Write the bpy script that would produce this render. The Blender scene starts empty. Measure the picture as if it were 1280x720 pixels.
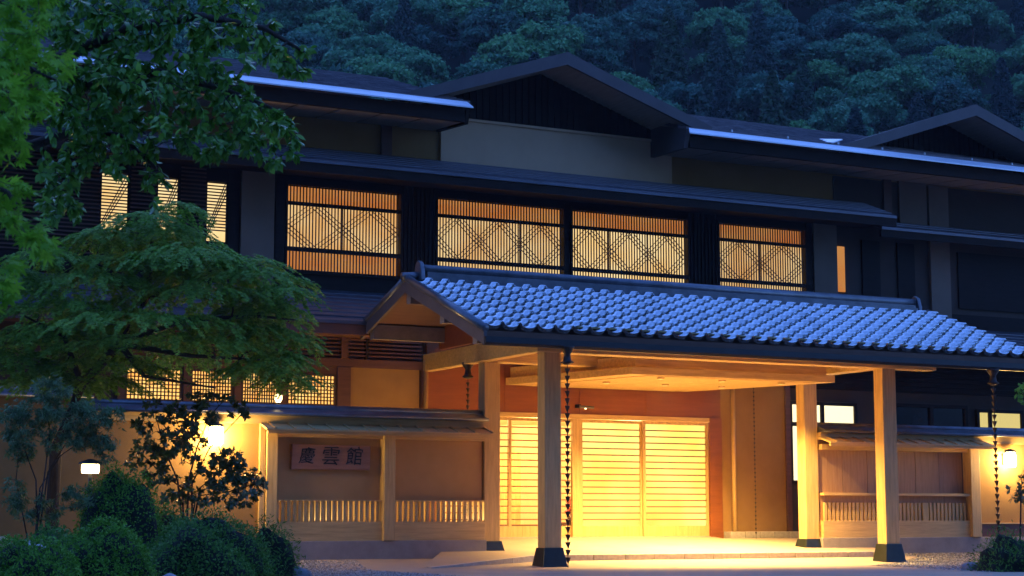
import bpy, math, random
import numpy as np
from mathutils import Vector, Matrix

# ------------------------------------------------------------------ camera
FPX, HZ, XV1, EYE = 2200.0, 647.0, 5000.0, 0.95      # focal length in px of the 1280 px photo, horizon row, facade vanishing point
pitch = math.atan2(HZ - 360, FPX)
theta = math.atan2(XV1 - 640, FPX / math.cos(pitch))
fh = np.array([math.cos(theta), math.sin(theta), 0.0])
right = np.array([math.sin(theta), -math.cos(theta), 0.0])
fwd = fh * math.cos(pitch) + np.array([0, 0, math.sin(pitch)])
upv = -fh * math.sin(pitch) + np.array([0, 0, math.cos(pitch)])
CAM = np.array([0, 0, EYE])
scene = bpy.context.scene
cd = bpy.data.cameras.new('camera'); cam = bpy.data.objects.new('camera', cd)
scene.collection.objects.link(cam)
cd.sensor_width = 36.0; cd.lens = FPX / 1280 * 36.0
cd.clip_start = 0.1; cd.clip_end = 3000
cd.dof.use_dof = True; cd.dof.focus_distance = 31.0; cd.dof.aperture_fstop = 9.0
m = Matrix.Identity(4)
for i in range(3):
    m[i][0] = right[i]; m[i][1] = upv[i]; m[i][2] = -fwd[i]; m[i][3] = CAM[i]
cam.matrix_world = m
scene.camera = cam

# ------------------------------------------------------------------ dusk sky, faint low sun, exposure
SUN_EL, SUN_AZ = math.radians(45.0), theta + 0.25      # the last glow stands above the hill
world = bpy.data.worlds.new('World'); scene.world = world; world.use_nodes = True
wn = world.node_tree.nodes; wl = world.node_tree.links; wn.clear()
sky = wn.new('ShaderNodeTexSky'); sky.sky_type = 'NISHITA'; sky.sun_disc = False
sky.sun_elevation = SUN_EL; sky.sun_rotation = math.pi / 2 - SUN_AZ
sky.air_density = 1.0; sky.dust_density = 0.3; sky.ozone_density = 4.0
tint = wn.new('ShaderNodeMix'); tint.data_type = 'RGBA'; tint.blend_type = 'MULTIPLY'
tint.inputs['Factor'].default_value = 1.0
tint.inputs['B'].default_value = (0.42, 0.61, 1.06, 1)      # camera balanced for lamp light: dusk turns blue
bg = wn.new('ShaderNodeBackground'); bg.inputs['Strength'].default_value = 0.15
wo = wn.new('ShaderNodeOutputWorld')
wl.new(sky.outputs[0], tint.inputs['A']); wl.new(tint.outputs['Result'], bg.inputs[0]); wl.new(bg.outputs[0], wo.inputs[0])
sd = bpy.data.lights.new('sun', 'SUN'); sd.energy = 0.05; sd.angle = math.radians(25); sd.color = (0.35, 0.55, 1.0)
sun = bpy.data.objects.new('sun', sd); scene.collection.objects.link(sun)
sdir = Vector((math.cos(SUN_AZ) * math.cos(SUN_EL), math.sin(SUN_AZ) * math.cos(SUN_EL), math.sin(SUN_EL)))
sun.rotation_euler = sdir.to_track_quat('Z', 'Y').to_euler()
sun.location = (0, -20, 40)
vs = scene.view_settings
vs.view_transform = 'Standard'; vs.look = 'None'; vs.gamma = 1.0; vs.exposure = 1.6; vs.use_curve_mapping = False
scene.cycles.use_denoising = True
scene.cycles.max_bounces = 8; scene.cycles.diffuse_bounces = 4; scene.cycles.glossy_bounces = 4
scene.cycles.transmission_bounces = 8; scene.cycles.transparent_max_bounces = 16
scene.cycles.sample_clamp_indirect = 4.0
scene.cycles.caustics_reflective = False; scene.cycles.caustics_refractive = False

rnd = random.Random(7); rng = np.random.default_rng(11)

def ray(x, y): return fwd * FPX + right * (x - 640) - upv * (y - 360)
def onY(x, y, Y):
    d = ray(x, y); return CAM + d * (Y / d[1])
def onX(x, y, X):
    d = ray(x, y); return CAM + d * (X / d[0])
def at(x, y, depth):                                   # point on a pixel's ray at a given distance along the view
    return CAM + ray(x, y) / FPX * depth
def ground_z(Y):
    return min(max((Y - 29.6) / 2.9, 0), 1) * 0.14

# ------------------------------------------------------------------ materials
M = {}
GLOW = 0.33
def nodes(name):
    mat = bpy.data.materials.new(name); mat.use_nodes = True
    nt = mat.node_tree; nt.nodes.clear()
    out = nt.nodes.new('ShaderNodeOutputMaterial'); M[name] = mat
    return mat, nt, out
def ramp(nt, src, stops):
    r = nt.nodes.new('ShaderNodeValToRGB')
    while len(r.color_ramp.elements) < len(stops): r.color_ramp.elements.new(.5)
    for e, (p, c) in zip(r.color_ramp.elements, stops): e.position = p; e.color = (*c, 1)
    nt.links.new(src, r.inputs[0]); return r.outputs[0]
def noise(nt, scale, detail=4, rough=.6, stretch=None):
    tc = nt.nodes.new('ShaderNodeTexCoord'); src = tc.outputs['Object']
    if stretch:
        mp = nt.nodes.new('ShaderNodeMapping'); mp.inputs['Scale'].default_value = stretch
        nt.links.new(src, mp.inputs[0]); src = mp.outputs[0]
    n = nt.nodes.new('ShaderNodeTexNoise'); n.inputs['Scale'].default_value = scale
    n.inputs['Detail'].default_value = detail; n.inputs['Roughness'].default_value = rough
    nt.links.new(src, n.inputs['Vector']); return n.outputs[0]
def bump(nt, h, strength, dist=.02):
    b = nt.nodes.new('ShaderNodeBump'); b.inputs['Strength'].default_value = strength; b.inputs['Distance'].default_value = dist
    nt.links.new(h, b.inputs['Height']); return b.outputs[0]
def surf(name, c0, c1, rough=.6, scale=6, stretch=None, bmp=.2, metal=0, spec=.5, fine=None, bdist=.01):
    mat, nt, out = nodes(name)
    p = nt.nodes.new('ShaderNodeBsdfPrincipled')
    n = noise(nt, scale, 5, .65, stretch)
    col = ramp(nt, n, [(.3, c0), (.7, c1)])
    nt.links.new(col, p.inputs['Base Color'])
    p.inputs['Roughness'].default_value = rough; p.inputs['Metallic'].default_value = metal
    p.inputs['Specular IOR Level'].default_value = spec
    if bmp:
        h = noise(nt, fine or scale * 4, 3, .6, stretch)
        nt.links.new(bump(nt, h, bmp, bdist), p.inputs['Normal'])
    nt.links.new(p.outputs[0], out.inputs[0]); return mat
def glow(name, col, strength):
    mat, nt, out = nodes(name)
    e = nt.nodes.new('ShaderNodeEmission'); e.inputs[0].default_value = (*col, 1); e.inputs[1].default_value = strength * GLOW
    nt.links.new(e.outputs[0], out.inputs[0]); return mat
def glow_var(name, c0, c1, strength, scale=1.2, stretch=None):    # back-lit paper: uneven brightness of the room behind it
    mat, nt, out = nodes(name)
    e = nt.nodes.new('ShaderNodeEmission'); e.inputs[1].default_value = strength * GLOW
    nt.links.new(ramp(nt, noise(nt, scale, 2, .5, stretch), [(.3, c0), (.7, c1)]), e.inputs[0])
    nt.links.new(e.outputs[0], out.inputs[0]); return mat
def leaf(name, c0, c1, rough=.5, trans=.35, spec=.4, vary=False):
    mat, nt, out = nodes(name)
    g = nt.nodes.new('ShaderNodeNewGeometry')
    col = ramp(nt, g.outputs['Random Per Island'], [(0, c0), (1, c1)])
    if vary:                                         # each tree its own shade of green
        oi = nt.nodes.new('ShaderNodeObjectInfo')
        tn = ramp(nt, oi.outputs['Random'], [(0, (.55, .58, .70)), (.35, (.85, .85, .95)), (.7, (1.0, 1.05, .85)), (1, (1.25, 1.2, .75))])
        mx_ = nt.nodes.new('ShaderNodeMix'); mx_.data_type = 'RGBA'; mx_.blend_type = 'MULTIPLY'; mx_.inputs['Factor'].default_value = 1
        nt.links.new(col, mx_.inputs['A']); nt.links.new(tn, mx_.inputs['B']); col = mx_.outputs['Result']
    p = nt.nodes.new('ShaderNodeBsdfPrincipled'); p.inputs['Roughness'].default_value = rough
    p.inputs['Specular IOR Level'].default_value = spec
    nt.links.new(col, p.inputs['Base Color'])
    t = nt.nodes.new('ShaderNodeBsdfTranslucent'); nt.links.new(col, t.inputs[0])
    mx = nt.nodes.new('ShaderNodeMixShader'); mx.inputs[0].default_value = trans
    nt.links.new(p.outputs[0], mx.inputs[1]); nt.links.new(t.outputs[0], mx.inputs[2])
    nt.links.new(mx.outputs[0], out.inputs[0]); return mat

surf('pale_wood_v', (.44, .29, .105), (.67, .465, .19), .55, 3, (6, 6, .5), .15)
surf('pale_wood_h', (.44, .29, .105), (.67, .465, .19), .55, 3, (.5, 6, 6), .15)
surf('door_slat', (.20, .09, .03), (.28, .13, .045), .55, 3, (.5, 6, 6), .1)
surf('red_wood', (.20, .058, .011), (.27, .082, .018), .5, 2, (.5, 5, 5), .12)
surf('dark_wood', (.012, .007, .006), (.026, .015, .012), .7, 3, (1, 1, 5), .2, spec=.2)
surf('plaster_pier', (.20, .14, .10), (.25, .18, .13), .9, 1.2, None, .2, fine=60)
surf('brown_wood', (.09, .036, .02), (.14, .06, .034), .6, 3, (.5, 5, 5), .2)
surf('purlin_grey', (.16, .13, .12), (.24, .20, .18), .7, 4, None, .15)
surf('board_wood', (.30, .165, .07), (.44, .26, .12), .55, 3, (6, 6, .5), .15)
surf('kumiko_wood', (.13, .065, .025), (.20, .10, .04), .6, 5, None, .1)
surf('slat_wood', (.04, .02, .010), (.08, .04, .02), .6, 5, (6, 6, .5), .1)
surf('plaster_ochre', (.28, .155, .045), (.35, .20, .066), .9, 1.3, None, .25, fine=60)
surf('plaster_grey', (.64, .42, .25), (.74, .51, .31), .9, .8, None, .2, fine=60)
surf('plaster_brown', (.40, .235, .09), (.48, .29, .12), .9, 1.2, None, .25, fine=70)
surf('plaster_dark', (.065, .045, .032), (.085, .06, .045), .9, 1.2, None, .2, fine=60)
surf('roof_shingle', (.06, .05, .06), (.24, .20, .22), .45, 5, (.5, 4, 4), .5, fine=18, bdist=.03)
surf('metal_roof', (.10, .10, .12), (.16, .16, .19), .42, 3, (.3, 4, 4), .15, metal=.5)
surf('white_metal', (.66, .68, .72), (.76, .78, .82), .38, 2, None, .03, metal=.5)
surf('grey_metal', (.085, .07, .07), (.12, .10, .10), .5, 2, None, .08)
surf('soffit_board', (.34, .27, .21), (.44, .36, .28), .8, 3, (5, .6, 5), .1)
mat, nt, out = nodes('tile')
p = nt.nodes.new('ShaderNodeBsdfPrincipled'); oi = nt.nodes.new('ShaderNodeObjectInfo')
c1 = ramp(nt, oi.outputs['Random'], [(0, (.70, .72, .75)), (.5, (.82, .84, .87)), (1, (.90, .92, .95))])
c2 = ramp(nt, noise(nt, 9, 5, .7), [(.35, (.66, .66, .64)), (.6, (1, 1, 1))])
mm_ = nt.nodes.new('ShaderNodeMix'); mm_.data_type = 'RGBA'; mm_.blend_type = 'MULTIPLY'; mm_.inputs['Factor'].default_value = 1
nt.links.new(c1, mm_.inputs['A']); nt.links.new(c2, mm_.inputs['B']); nt.links.new(mm_.outputs['Result'], p.inputs['Base Color'])
p.inputs['Metallic'].default_value = .9; p.inputs['Roughness'].default_value = .22
nt.links.new(bump(nt, noise(nt, 40, 3), .08, .01), p.inputs['Normal']); nt.links.new(p.outputs[0], out.inputs[0])
surf('tile_dark', (.10, .11, .13), (.20, .21, .24), .35, 3, None, .08, metal=.5)
surf('black_metal', (.010, .010, .012), (.02, .02, .022), .45, 4, None, .05, metal=.3)
surf('copper_dark', (.035, .025, .022), (.07, .05, .04), .45, 9, None, .1, metal=.6)
surf('bronze_green', (.010, .014, .012), (.022, .028, .024), .35, 5, None, .08, metal=.4)
surf('granite', (.30, .27, .24), (.46, .42, .38), .75, 14, None, .3, fine=90)
surf('concrete', (.24, .21, .19), (.36, .32, .29), .85, 1.7, None, .3, fine=30)
surf('rock', (.14, .14, .15), (.30, .29, .30), .8, 3, None, .6, fine=16, bdist=.05)
surf('bark', (.035, .026, .02), (.08, .06, .045), .9, 8, (3, 3, .6), .6, fine=25)
surf('soil', (.03, .024, .018), (.06, .048, .036), .95, 4, None, .6, fine=30)
surf('interior_wall', (.72, .60, .40), (.78, .66, .45), .8, 1.5, None, .05)
surf('interior_floor', (.50, .36, .20), (.60, .45, .27), .35, 3, (.5, 5, 5), .05)
surf('lacquer', (.05, .015, .008), (.09, .03, .015), .3, 4, None, .02)
surf('sign_board', (.26, .12, .07), (.36, .18, .11), .38, 2.5, (.6, 6, 6), .12)
surf('ink', (.008, .007, .006), (.015, .013, .012), .3, 6, None, .05)
surf('flower_pink', (.60, .10, .10), (.75, .25, .22), .7, 20, None, .1)
surf('hill_soil', (.012, .022, .014), (.03, .05, .03), .95, .06, None, .3, fine=.4)
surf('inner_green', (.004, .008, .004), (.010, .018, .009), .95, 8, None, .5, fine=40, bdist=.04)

glow_var('shoji_warm', (.86, .44, .14), (1.0, .72, .34), .95, 1.1)
glow_var('shoji_bright', (.95, .58, .20), (1.0, .78, .40), 1.15, 1.1)
glow_var('transom_orange', (.95, .27, .05), (1.0, .46, .13), .55, .7, (1, 1, 2.5))
glow_var('lattice_glow', (1.0, .36, .06), (1.0, .62, .18), 1.6, 3)
glow_var('door_glow', (1.0, .55, .08), (1.0, .68, .17), 1.75, .9)
glow('window_white', (1.0, .86, .50), 1.6)
glow('window_yellow', (1.0, .80, .28), .75)
glow('lamp_glow', (1.0, .66, .24), 230)
glow('lantern_glow', (1.0, .72, .30), 10)
glow('downlight_glow', (1.0, .70, .34), 12)

mat, nt, out = nodes('glass')
g1 = nt.nodes.new('ShaderNodeBsdfTransparent'); g2 = nt.nodes.new('ShaderNodeBsdfGlossy'); g2.inputs['Roughness'].default_value = .03
fr = nt.nodes.new('ShaderNodeFresnel'); fr.inputs[0].default_value = 1.45
mx = nt.nodes.new('ShaderNodeMixShader')
nt.links.new(fr.outputs[0], mx.inputs[0]); nt.links.new(g1.outputs[0], mx.inputs[1]); nt.links.new(g2.outputs[0], mx.inputs[2]); nt.links.new(mx.outputs[0], out.inputs[0])
surf('dark_glass', (.010, .010, .014), (.016, .016, .02), .12, 2, None, .02)

# paving and gravel
def paving(name, c0, c1, bscale, bstr):
    mat, nt, out = nodes(name)
    p = nt.nodes.new('ShaderNodeBsdfPrincipled'); p.inputs['Roughness'].default_value = .8
    n1 = noise(nt, .7, 5, .7); n2 = noise(nt, bscale, 3, .7)
    mixn = nt.nodes.new('ShaderNodeMath'); mixn.operation = 'ADD'
    half = nt.nodes.new('ShaderNodeMath'); half.operation = 'MULTIPLY'; half.inputs[1].default_value = .5
    nt.links.new(n1, mixn.inputs[0]); nt.links.new(n2, mixn.inputs[1]); nt.links.new(mixn.outputs[0], half.inputs[0])
    nt.links.new(ramp(nt, half.outputs[0], [(.32, c0), (.68, c1)]), p.inputs['Base Color'])
    nt.links.new(bump(nt, n2, bstr, .02), p.inputs['Normal'])
    nt.links.new(p.outputs[0], out.inputs[0])
paving('drive_paving', (.27, .205, .14), (.42, .33, .24), 60, .3)
paving('gravel_bed', (.10, .095, .09), (.26, .245, .23), 45, .9)
leaf('pebble', (.12, .115, .11), (.42, .40, .38), .8, 0, .3)

leaf('leaf_cherry', (.06, .19, .018), (.19, .40, .05), .36, .34, .4)
leaf('leaf_momiji', (.11, .30, .015), (.27, .52, .04), .6, .42, .15)
leaf('leaf_maple', (.08, .20, .02), (.24, .44, .06), .6, .35, .15)
leaf('leaf_grey', (.08, .16, .06), (.19, .29, .13), .6, .25, .15)
leaf('leaf_rhodo', (.03, .065, .02), (.08, .14, .04), .35, .2, .6)
leaf('leaf_azalea', (.05, .17, .018), (.15, .36, .04), .6, .28, .15)
leaf('leaf_box', (.04, .13, .02), (.12, .27, .05), .6, .28, .15)
leaf('forest_a', (.06, .20, .115), (.15, .37, .215), .7, .25, .2, True)
leaf('forest_b', (.05, .175, .12), (.13, .33, .225), .7, .25, .2, True)
leaf('forest_c', (.02, .06, .05), (.05, .115, .09), .7, .2, .2, True)

# ------------------------------------------------------------------ mesh helpers
COL = scene.collection
class MB:
    def __init__(s): s.v = []; s.f = []
    def box(s, x0, x1, y0, y1, z0, z1):
        return s.hexa([(x0, y0, z0), (x1, y0, z0), (x1, y1, z0), (x0, y1, z0), (x0, y0, z1), (x1, y0, z1), (x1, y1, z1), (x0, y1, z1)])
    def hexa(s, p):
        b = len(s.v); s.v += [tuple(map(float, q)) for q in p]
        s.f += [tuple(b + i for i in q) for q in ((3, 2, 1, 0), (4, 5, 6, 7), (0, 1, 5, 4), (1, 2, 6, 5), (2, 3, 7, 6), (3, 0, 4, 7))]
        return s
    def prism(s, poly, vec):                       # closed polygon swept along vec
        b = len(s.v); n = len(poly); vec = np.asarray(vec, float)
        s.v += [tuple(map(float, q)) for q in poly] + [tuple(np.asarray(q, float) + vec) for q in poly]
        s.f.append(tuple(range(b + n - 1, b - 1, -1))); s.f.append(tuple(range(b + n, b + 2 * n)))
        for i in range(n):
            j = (i + 1) % n; s.f.append((b + i, b + j, b + n + j, b + n + i))
        return s
    def tube(s, pts, rad, n=6, cap=True):
        pts = [np.asarray(p, float) for p in pts]; b = len(s.v)
        if not hasattr(rad, '__len__'): rad = [rad] * len(pts)
        for i, p in enumerate(pts):
            t = pts[min(i + 1, len(pts) - 1)] - pts[max(i - 1, 0)]; t = t / (np.linalg.norm(t) + 1e-9)
            a = np.cross(t, (0, 0, 1.0) if abs(t[2]) < .9 else (1.0, 0, 0)); a /= np.linalg.norm(a); c = np.cross(t, a)
            for k in range(n):
                w = 2 * math.pi * k / n; s.v.append(tuple(p + rad[i] * (math.cos(w) * a + math.sin(w) * c)))
        for i in range(len(pts) - 1):
            for k in range(n):
                j = (k + 1) % n; s.f.append((b + i * n + k, b + i * n + j, b + (i + 1) * n + j, b + (i + 1) * n + k))
        if cap:
            s.f.append(tuple(b + k for k in range(n))[::-1]); e = b + (len(pts) - 1) * n; s.f.append(tuple(e + k for k in range(n)))
        return s
    def lathe(s, prof, c, n=14):                   # prof: (radius, z) from bottom to top
        b = len(s.v)
        for r, z in prof:
            for k in range(n):
                w = 2 * math.pi * k / n; s.v.append((c[0] + r * math.cos(w), c[1] + r * math.sin(w), c[2] + z))
        for i in range(len(prof) - 1):
            for k in range(n):
                j = (k + 1) % n; s.f.append((b + i * n + k, b + i * n + j, b + (i + 1) * n + j, b + (i + 1) * n + k))
        s.f.append(tuple(b + k for k in range(n))[::-1]); e = b + (len(prof) - 1) * n; s.f.append(tuple(e + k for k in range(n)))
        return s
    def mesh(s, name, mat, smooth=False):
        me = bpy.data.meshes.new(name); me.from_pydata(s.v, [], s.f); me.materials.append(M[mat])
        if smooth: me.polygons.foreach_set('use_smooth', [True] * len(me.polygons))
        me.update(); return me
    def build(s, name, mat, parent=None, smooth=False, bevel=0):
        return link(name, s.mesh(name, mat, smooth), parent, bevel=bevel)

def link(name, me, parent=None, loc=None, bevel=0):
    o = bpy.data.objects.new(name, me); COL.objects.link(o)
    if loc is not None: o.location = loc
    if parent is not None: adopt(o, parent)
    if bevel:
        b = o.modifiers.new('bevel', 'BEVEL'); b.width = bevel; b.segments = 2; b.limit_method = 'ANGLE'
    return o
def world_of(o):
    return (world_of(o.parent) @ o.matrix_parent_inverse if o.parent else Matrix.Identity(4)) @ Matrix.LocRotScale(o.location, o.rotation_euler, o.scale)
def adopt(o, parent):
    o.parent = parent; o.matrix_parent_inverse = world_of(parent).inverted()
def thing(name, label, cat, loc, group=None):
    o = bpy.data.objects.new(name, None); COL.objects.link(o); o.location = loc; o.empty_display_size = .2
    return tag(o, label, cat, group)
def tag(o, label, cat, group=None):
    o['label'] = label; o['category'] = cat
    if group: o['group'] = group
    return o
def structure(o): o['kind'] = 'structure'; return o
def box(name, mat, parent, x0, x1, y0, y1, z0, z1, bevel=0):
    return MB().box(x0, x1, y0, y1, z0, z1).build(name, mat, parent, bevel=bevel)
def arrays_mesh(name, V, F, mat, smooth=False):    # V (n,3); F (m,k)
    V = np.asarray(V, np.float32); F = np.asarray(F, np.int32); k = F.shape[1]
    me = bpy.data.meshes.new(name)
    me.vertices.add(len(V)); me.vertices.foreach_set('co', V.ravel())
    me.loops.add(F.size); me.loops.foreach_set('vertex_index', F.ravel())
    me.polygons.add(len(F)); me.polygons.foreach_set('loop_start', np.arange(0, F.size, k, dtype=np.int32))
    if smooth: me.polygons.foreach_set('use_smooth', np.ones(len(F), bool))
    me.materials.append(M[mat]); me.update(calc_edges=True); return me
def lamp(name, kind, loc, energy, color, parent=None, **kw):
    d = bpy.data.lights.new(name, kind); d.energy = energy; d.color = color
    for k, v in kw.items(): setattr(d, k, v)
    o = bpy.data.objects.new(name, d); COL.objects.link(o); o.location = loc
    if parent is not None: adopt(o, parent)
    return o

# ------------------------------------------------------------------ ground, driveway, platform
ys = [-300, -40, 0, 15, 24, 27, 29.6, 30.5, 31.5, 32.5, 36, 60, 500]
V, F = [], []
xs = [-400, -60, -10, 5, 20, 35, 70, 400]
for y in ys:
    for x in xs: V.append((x, y, ground_z(y)))
for j in range(len(ys) - 1):
    for i in range(len(xs) - 1):
        a = j * len(xs) + i; F.append((a, a + 1, a + len(xs) + 1, a + len(xs)))
structure(link('ground', arrays_mesh('ground', V, F, 'gravel_bed')))
# driveway: pale paving that runs along the porch front and up to the platform
def sheet(name, poly, dz, mat, step=.35):
    xs_ = [p[0] for p in poly]; ys_ = [p[1] for p in poly]
    mb = MB(); b = MB()
    ylist = sorted(set([round(v, 3) for v in np.arange(min(ys_), max(ys_) + 1e-6, step)] + [round(v, 3) for v in ys_] + [v for v in ys if min(ys_) < v < max(ys_)]))
    def span(y):
        xsn = []
        for (x0, y0), (x1, y1) in zip(poly, poly[1:] + poly[:1]):
            if min(y0, y1) - 1e-9 <= y <= max(y0, y1) + 1e-9 and abs(y1 - y0) > 1e-9:
                xsn.append(x0 + (x1 - x0) * (y - y0) / (y1 - y0))
        return min(xsn), max(xsn)
    rows = [span(y) for y in ylist]
    for y, (a, c) in zip(ylist, rows): mb.v += [(a, y, ground_z(y) + dz), (c, y, ground_z(y) + dz)]
    for i in range(len(ylist) - 1): mb.f.append((2 * i, 2 * i + 1, 2 * i + 3, 2 * i + 2))
    return structure(mb.build(name, mat))
sheet('driveway', [(3.0, 14.0), (22.2, 14.0), (22.3, 28.2), (26.0, 31.2), (26.0, 32.3), (15.4, 32.4), (12.2, 32.4), (11.0, 26.5)], .006, 'drive_paving')

PF, PB = 31.4, 35.28          # platform front and door line
ZF, ZB = .20, .50
def zp(Y): return ZF + (ZB - ZF) * (Y - PF) / (PB - PF)
plat = MB()
pl = [(16.4, PF), (25.7, PF), (25.7, 34.9), (23.3, 34.9), (23.3, PB), (15.9, PB), (15.9, 33.0), (14.9, 32.4), (13.4, 30.0)]
top = [(x, y, zp(y) if y >= PF else .03 + .17 * (y - 30.0) / 1.4) for x, y in pl]
plat.v = [(x, y, z) for x, y, z in top] + [(x, y, -.1) for x, y, z in top]
n = len(pl); plat.f = [tuple(range(n))] + [(i + n, (i + 1) % n + n, (i + 1) % n, i) for i in range(n)]
plat_o = structure(plat.build('porch_platform', 'drive_paving'))
x = 16.4
while x < 25.69:
    w = min(rnd.uniform(.68, .78), 25.7 - x)
    MB().box(x + .006, x + w - .006, PF - .05, PF + .16, 0, zp(PF) + .012).build('kerb_stone', 'granite', plat_o, bevel=.012)
    x += w
# short kerb run that sinks into the rising paving on the side of the sign wall
a0, a1 = np.array([16.4, PF - .03]), np.array([13.5, 30.02])
for k in range(4):
    p0 = a0 + (a1 - a0) * k / 4; p1 = a0 + (a1 - a0) * (k + .985) / 4
    nrm = np.array([a1[1] - a0[1], -(a1[0] - a0[0])]); nrm = -nrm / np.linalg.norm(nrm) * .14
    h0, h1 = .21 - .17 * k / 4, .21 - .17 * (k + 1) / 4
    q = [p0, p1, p1 + nrm, p0 + nrm]
    MB().hexa([(*q[0], -.05), (*q[1], -.05), (*q[2], -.05), (*q[3], -.05), (*q[0], h0), (*q[1], h1), (*q[2], h1), (*q[3], h0)]).build('kerb_stone', 'granite', plat_o)

# ------------------------------------------------------------------ the inn (main building)
inn = thing('inn_building', 'two storey dark timber inn with lit lattice windows and low gabled roofs', 'building', (18, 36, 0))
Y1, Y2 = 35.3, 35.6
def wall(name, mat, x0, x1, y0, y1, z0, z1, bevel=0): return box(name, mat, inn, x0, x1, y0, y1, z0, z1, bevel)
# --- ground floor, wing beside the sign wall
wall('wall', 'plaster_dark', 1.0, 8.95, Y1, Y1 + .25, 0, 5.3)
wall('wall', 'plaster_ochre', 14.05, 15.68, Y1, Y1 + .25, 0, 4.16)
wall('wall', 'plaster_dark', 8.95, 14.05, Y1 + .02, Y1 + .25, 0, 3.30)
wall('head_beam', 'brown_wood', 8.95, 15.75, Y1 - .05, Y1 + .22, 4.16, 4.34)
wall('wall', 'brown_wood', 8.95, 15.75, Y1 + .10, Y1 + .25, 4.34, 5.75)
for zz in np.arange(4.40, 4.95, .085):
    wall('louver_slat', 'brown_wood', 9.0, 15.72, Y1 - .02, Y1 + .08, zz, zz + .035)
for px in (9.0, 10.36, 11.45, 12.45, 13.74, 15.72):
    wall('post', 'brown_wood', px, px + (.30 if px > 13 and px < 15 else .14), Y1 - .07, Y1 + .2, 0, 4.155)
wall('post', 'brown_wood', 13.82, 13.98, Y1 - .07, Y1 + .08, 4.345, 5.1)
wall('post', 'dark_wood', 14.40, 14.46, Y1 - .05, Y1 + .08, 4.345, 5.1)
def lattice_window(x0, x1, z0, z1, glowmat, nx, nz):
    f = MB()
    f.box(x0, x0 + .05, Y1 - .04, Y1 + .06, z0, z1); f.box(x1 - .05, x1, Y1 - .04, Y1 + .06, z0, z1)
    f.box(x0 + .05, x1 - .05, Y1 - .04, Y1 + .06, z1 - .05, z1); f.box(x0 + .05, x1 - .05, Y1 - .04, Y1 + .06, z0, z0 + .05)
    w = f.build('lattice_window', 'slat_wood', inn)
    box('pane', glowmat, w, x0 + .04, x1 - .04, Y1 + .03, Y1 + .05, z0 + .04, z1 - .04)
    vb = MB().box(-.011, .011, -.015, .015, 0, z1 - z0 - .1).mesh('muntin', 'slat_wood')
    hb = MB().box(0, x1 - x0 - .1, -.012, .012, -.011, .011).mesh('muntin', 'slat_wood')
    for k in range(1, nx): link('muntin', vb, w, (x0 + .05 + (x1 - x0 - .1) * k / nx, Y1 - .005, z0 + .05))
    for k in range(1, nz): link('muntin', hb, w, (x0 + .05, Y1 + .01, z0 + .05 + (z1 - z0 - .1) * k / nz))
for a, b in ((9.15, 10.35), (10.51, 11.44), (11.60, 12.44), (12.60, 13.73)):
    lattice_window(a, b, 3.30, 4.0, 'lattice_glow', 14, 8)
wall('lintel', 'brown_wood', 8.95, 13.74, Y1 - .03, Y1 + .2, 4.0, 4.158)
pipe = MB().tube([(15.78, Y1 - .13, .2), (15.78, Y1 - .13, 4.4)], .05, 10).build('downpipe', 'pale_wood_v', inn, True)
# --- entrance front
wall('red_panel_wall', 'red_wood', 15.86, 23.56, Y1, Y1 + .2, 3.30, 5.3)
for px in (17.8, 19.72, 21.5): wall('panel_batten', 'red_wood', px - .02, px + .02, Y1 - .012, Y1 - .001, 3.32, 5.2)
wall('door_post', 'red_wood', 15.86, 16.18, Y1 - .04, Y1 + .2, .3, 3.30)
wall('door_post', 'red_wood', 23.22, 23.56, Y1 - .04, Y1 + .2, .3, 3.30)
wall('door_lintel', 'pale_wood_h', 16.18, 23.22, Y1 - .03, Y1 + .2, 3.20, 3.30)
wall('door_sill', 'granite', 16.18, 23.22, Y1 - .02, Y1 + .25, .3, .515)
def sliding_door(x0, x1, y, pane):
    z0, z1 = .52, 3.19; st = .075
    f = MB()
    f.box(x0, x0 + st, y, y + .045, z0, z1); f.box(x1 - st, x1, y, y + .045, z0, z1)
    f.box(x0 + st, x1 - st, y, y + .045, z1 - .07, z1); f.box(x0 + st, x1 - st, y, y + .045, z0, z0 + .24)
    d = f.build('sliding_door', 'pale_wood_v', inn, bevel=.004)
    box('pane', pane, d, x0 + st - .01, x1 - st + .01, y + .03, y + .036, z0 + .23, z1 - .06)
    sm = MB().box(0, x1 - x0 - 2 * st, 0, .020, -.013, .013).mesh('slat', 'door_slat')
    nz = 16
    for k in range(1, nz): link('slat', sm, d, (x0 + st, y + .001, z0 + .24 + (z1 - .07 - z0 - .24) * k / nz))
    return d
sliding_door(16.19, 17.96, Y1 + .02, 'glass')
sliding_door(17.90, 19.70, Y1 + .07, 'glass')
sliding_door(19.74, 21.42, Y1 + .07, 'door_glow')
sliding_door(21.40, 23.21, Y1 + .02, 'door_glow')
wall('mullion_post', 'pale_wood_v', 19.50, 19.74, Y1 - .02, Y1 + .065, .52, 3.19)
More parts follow.
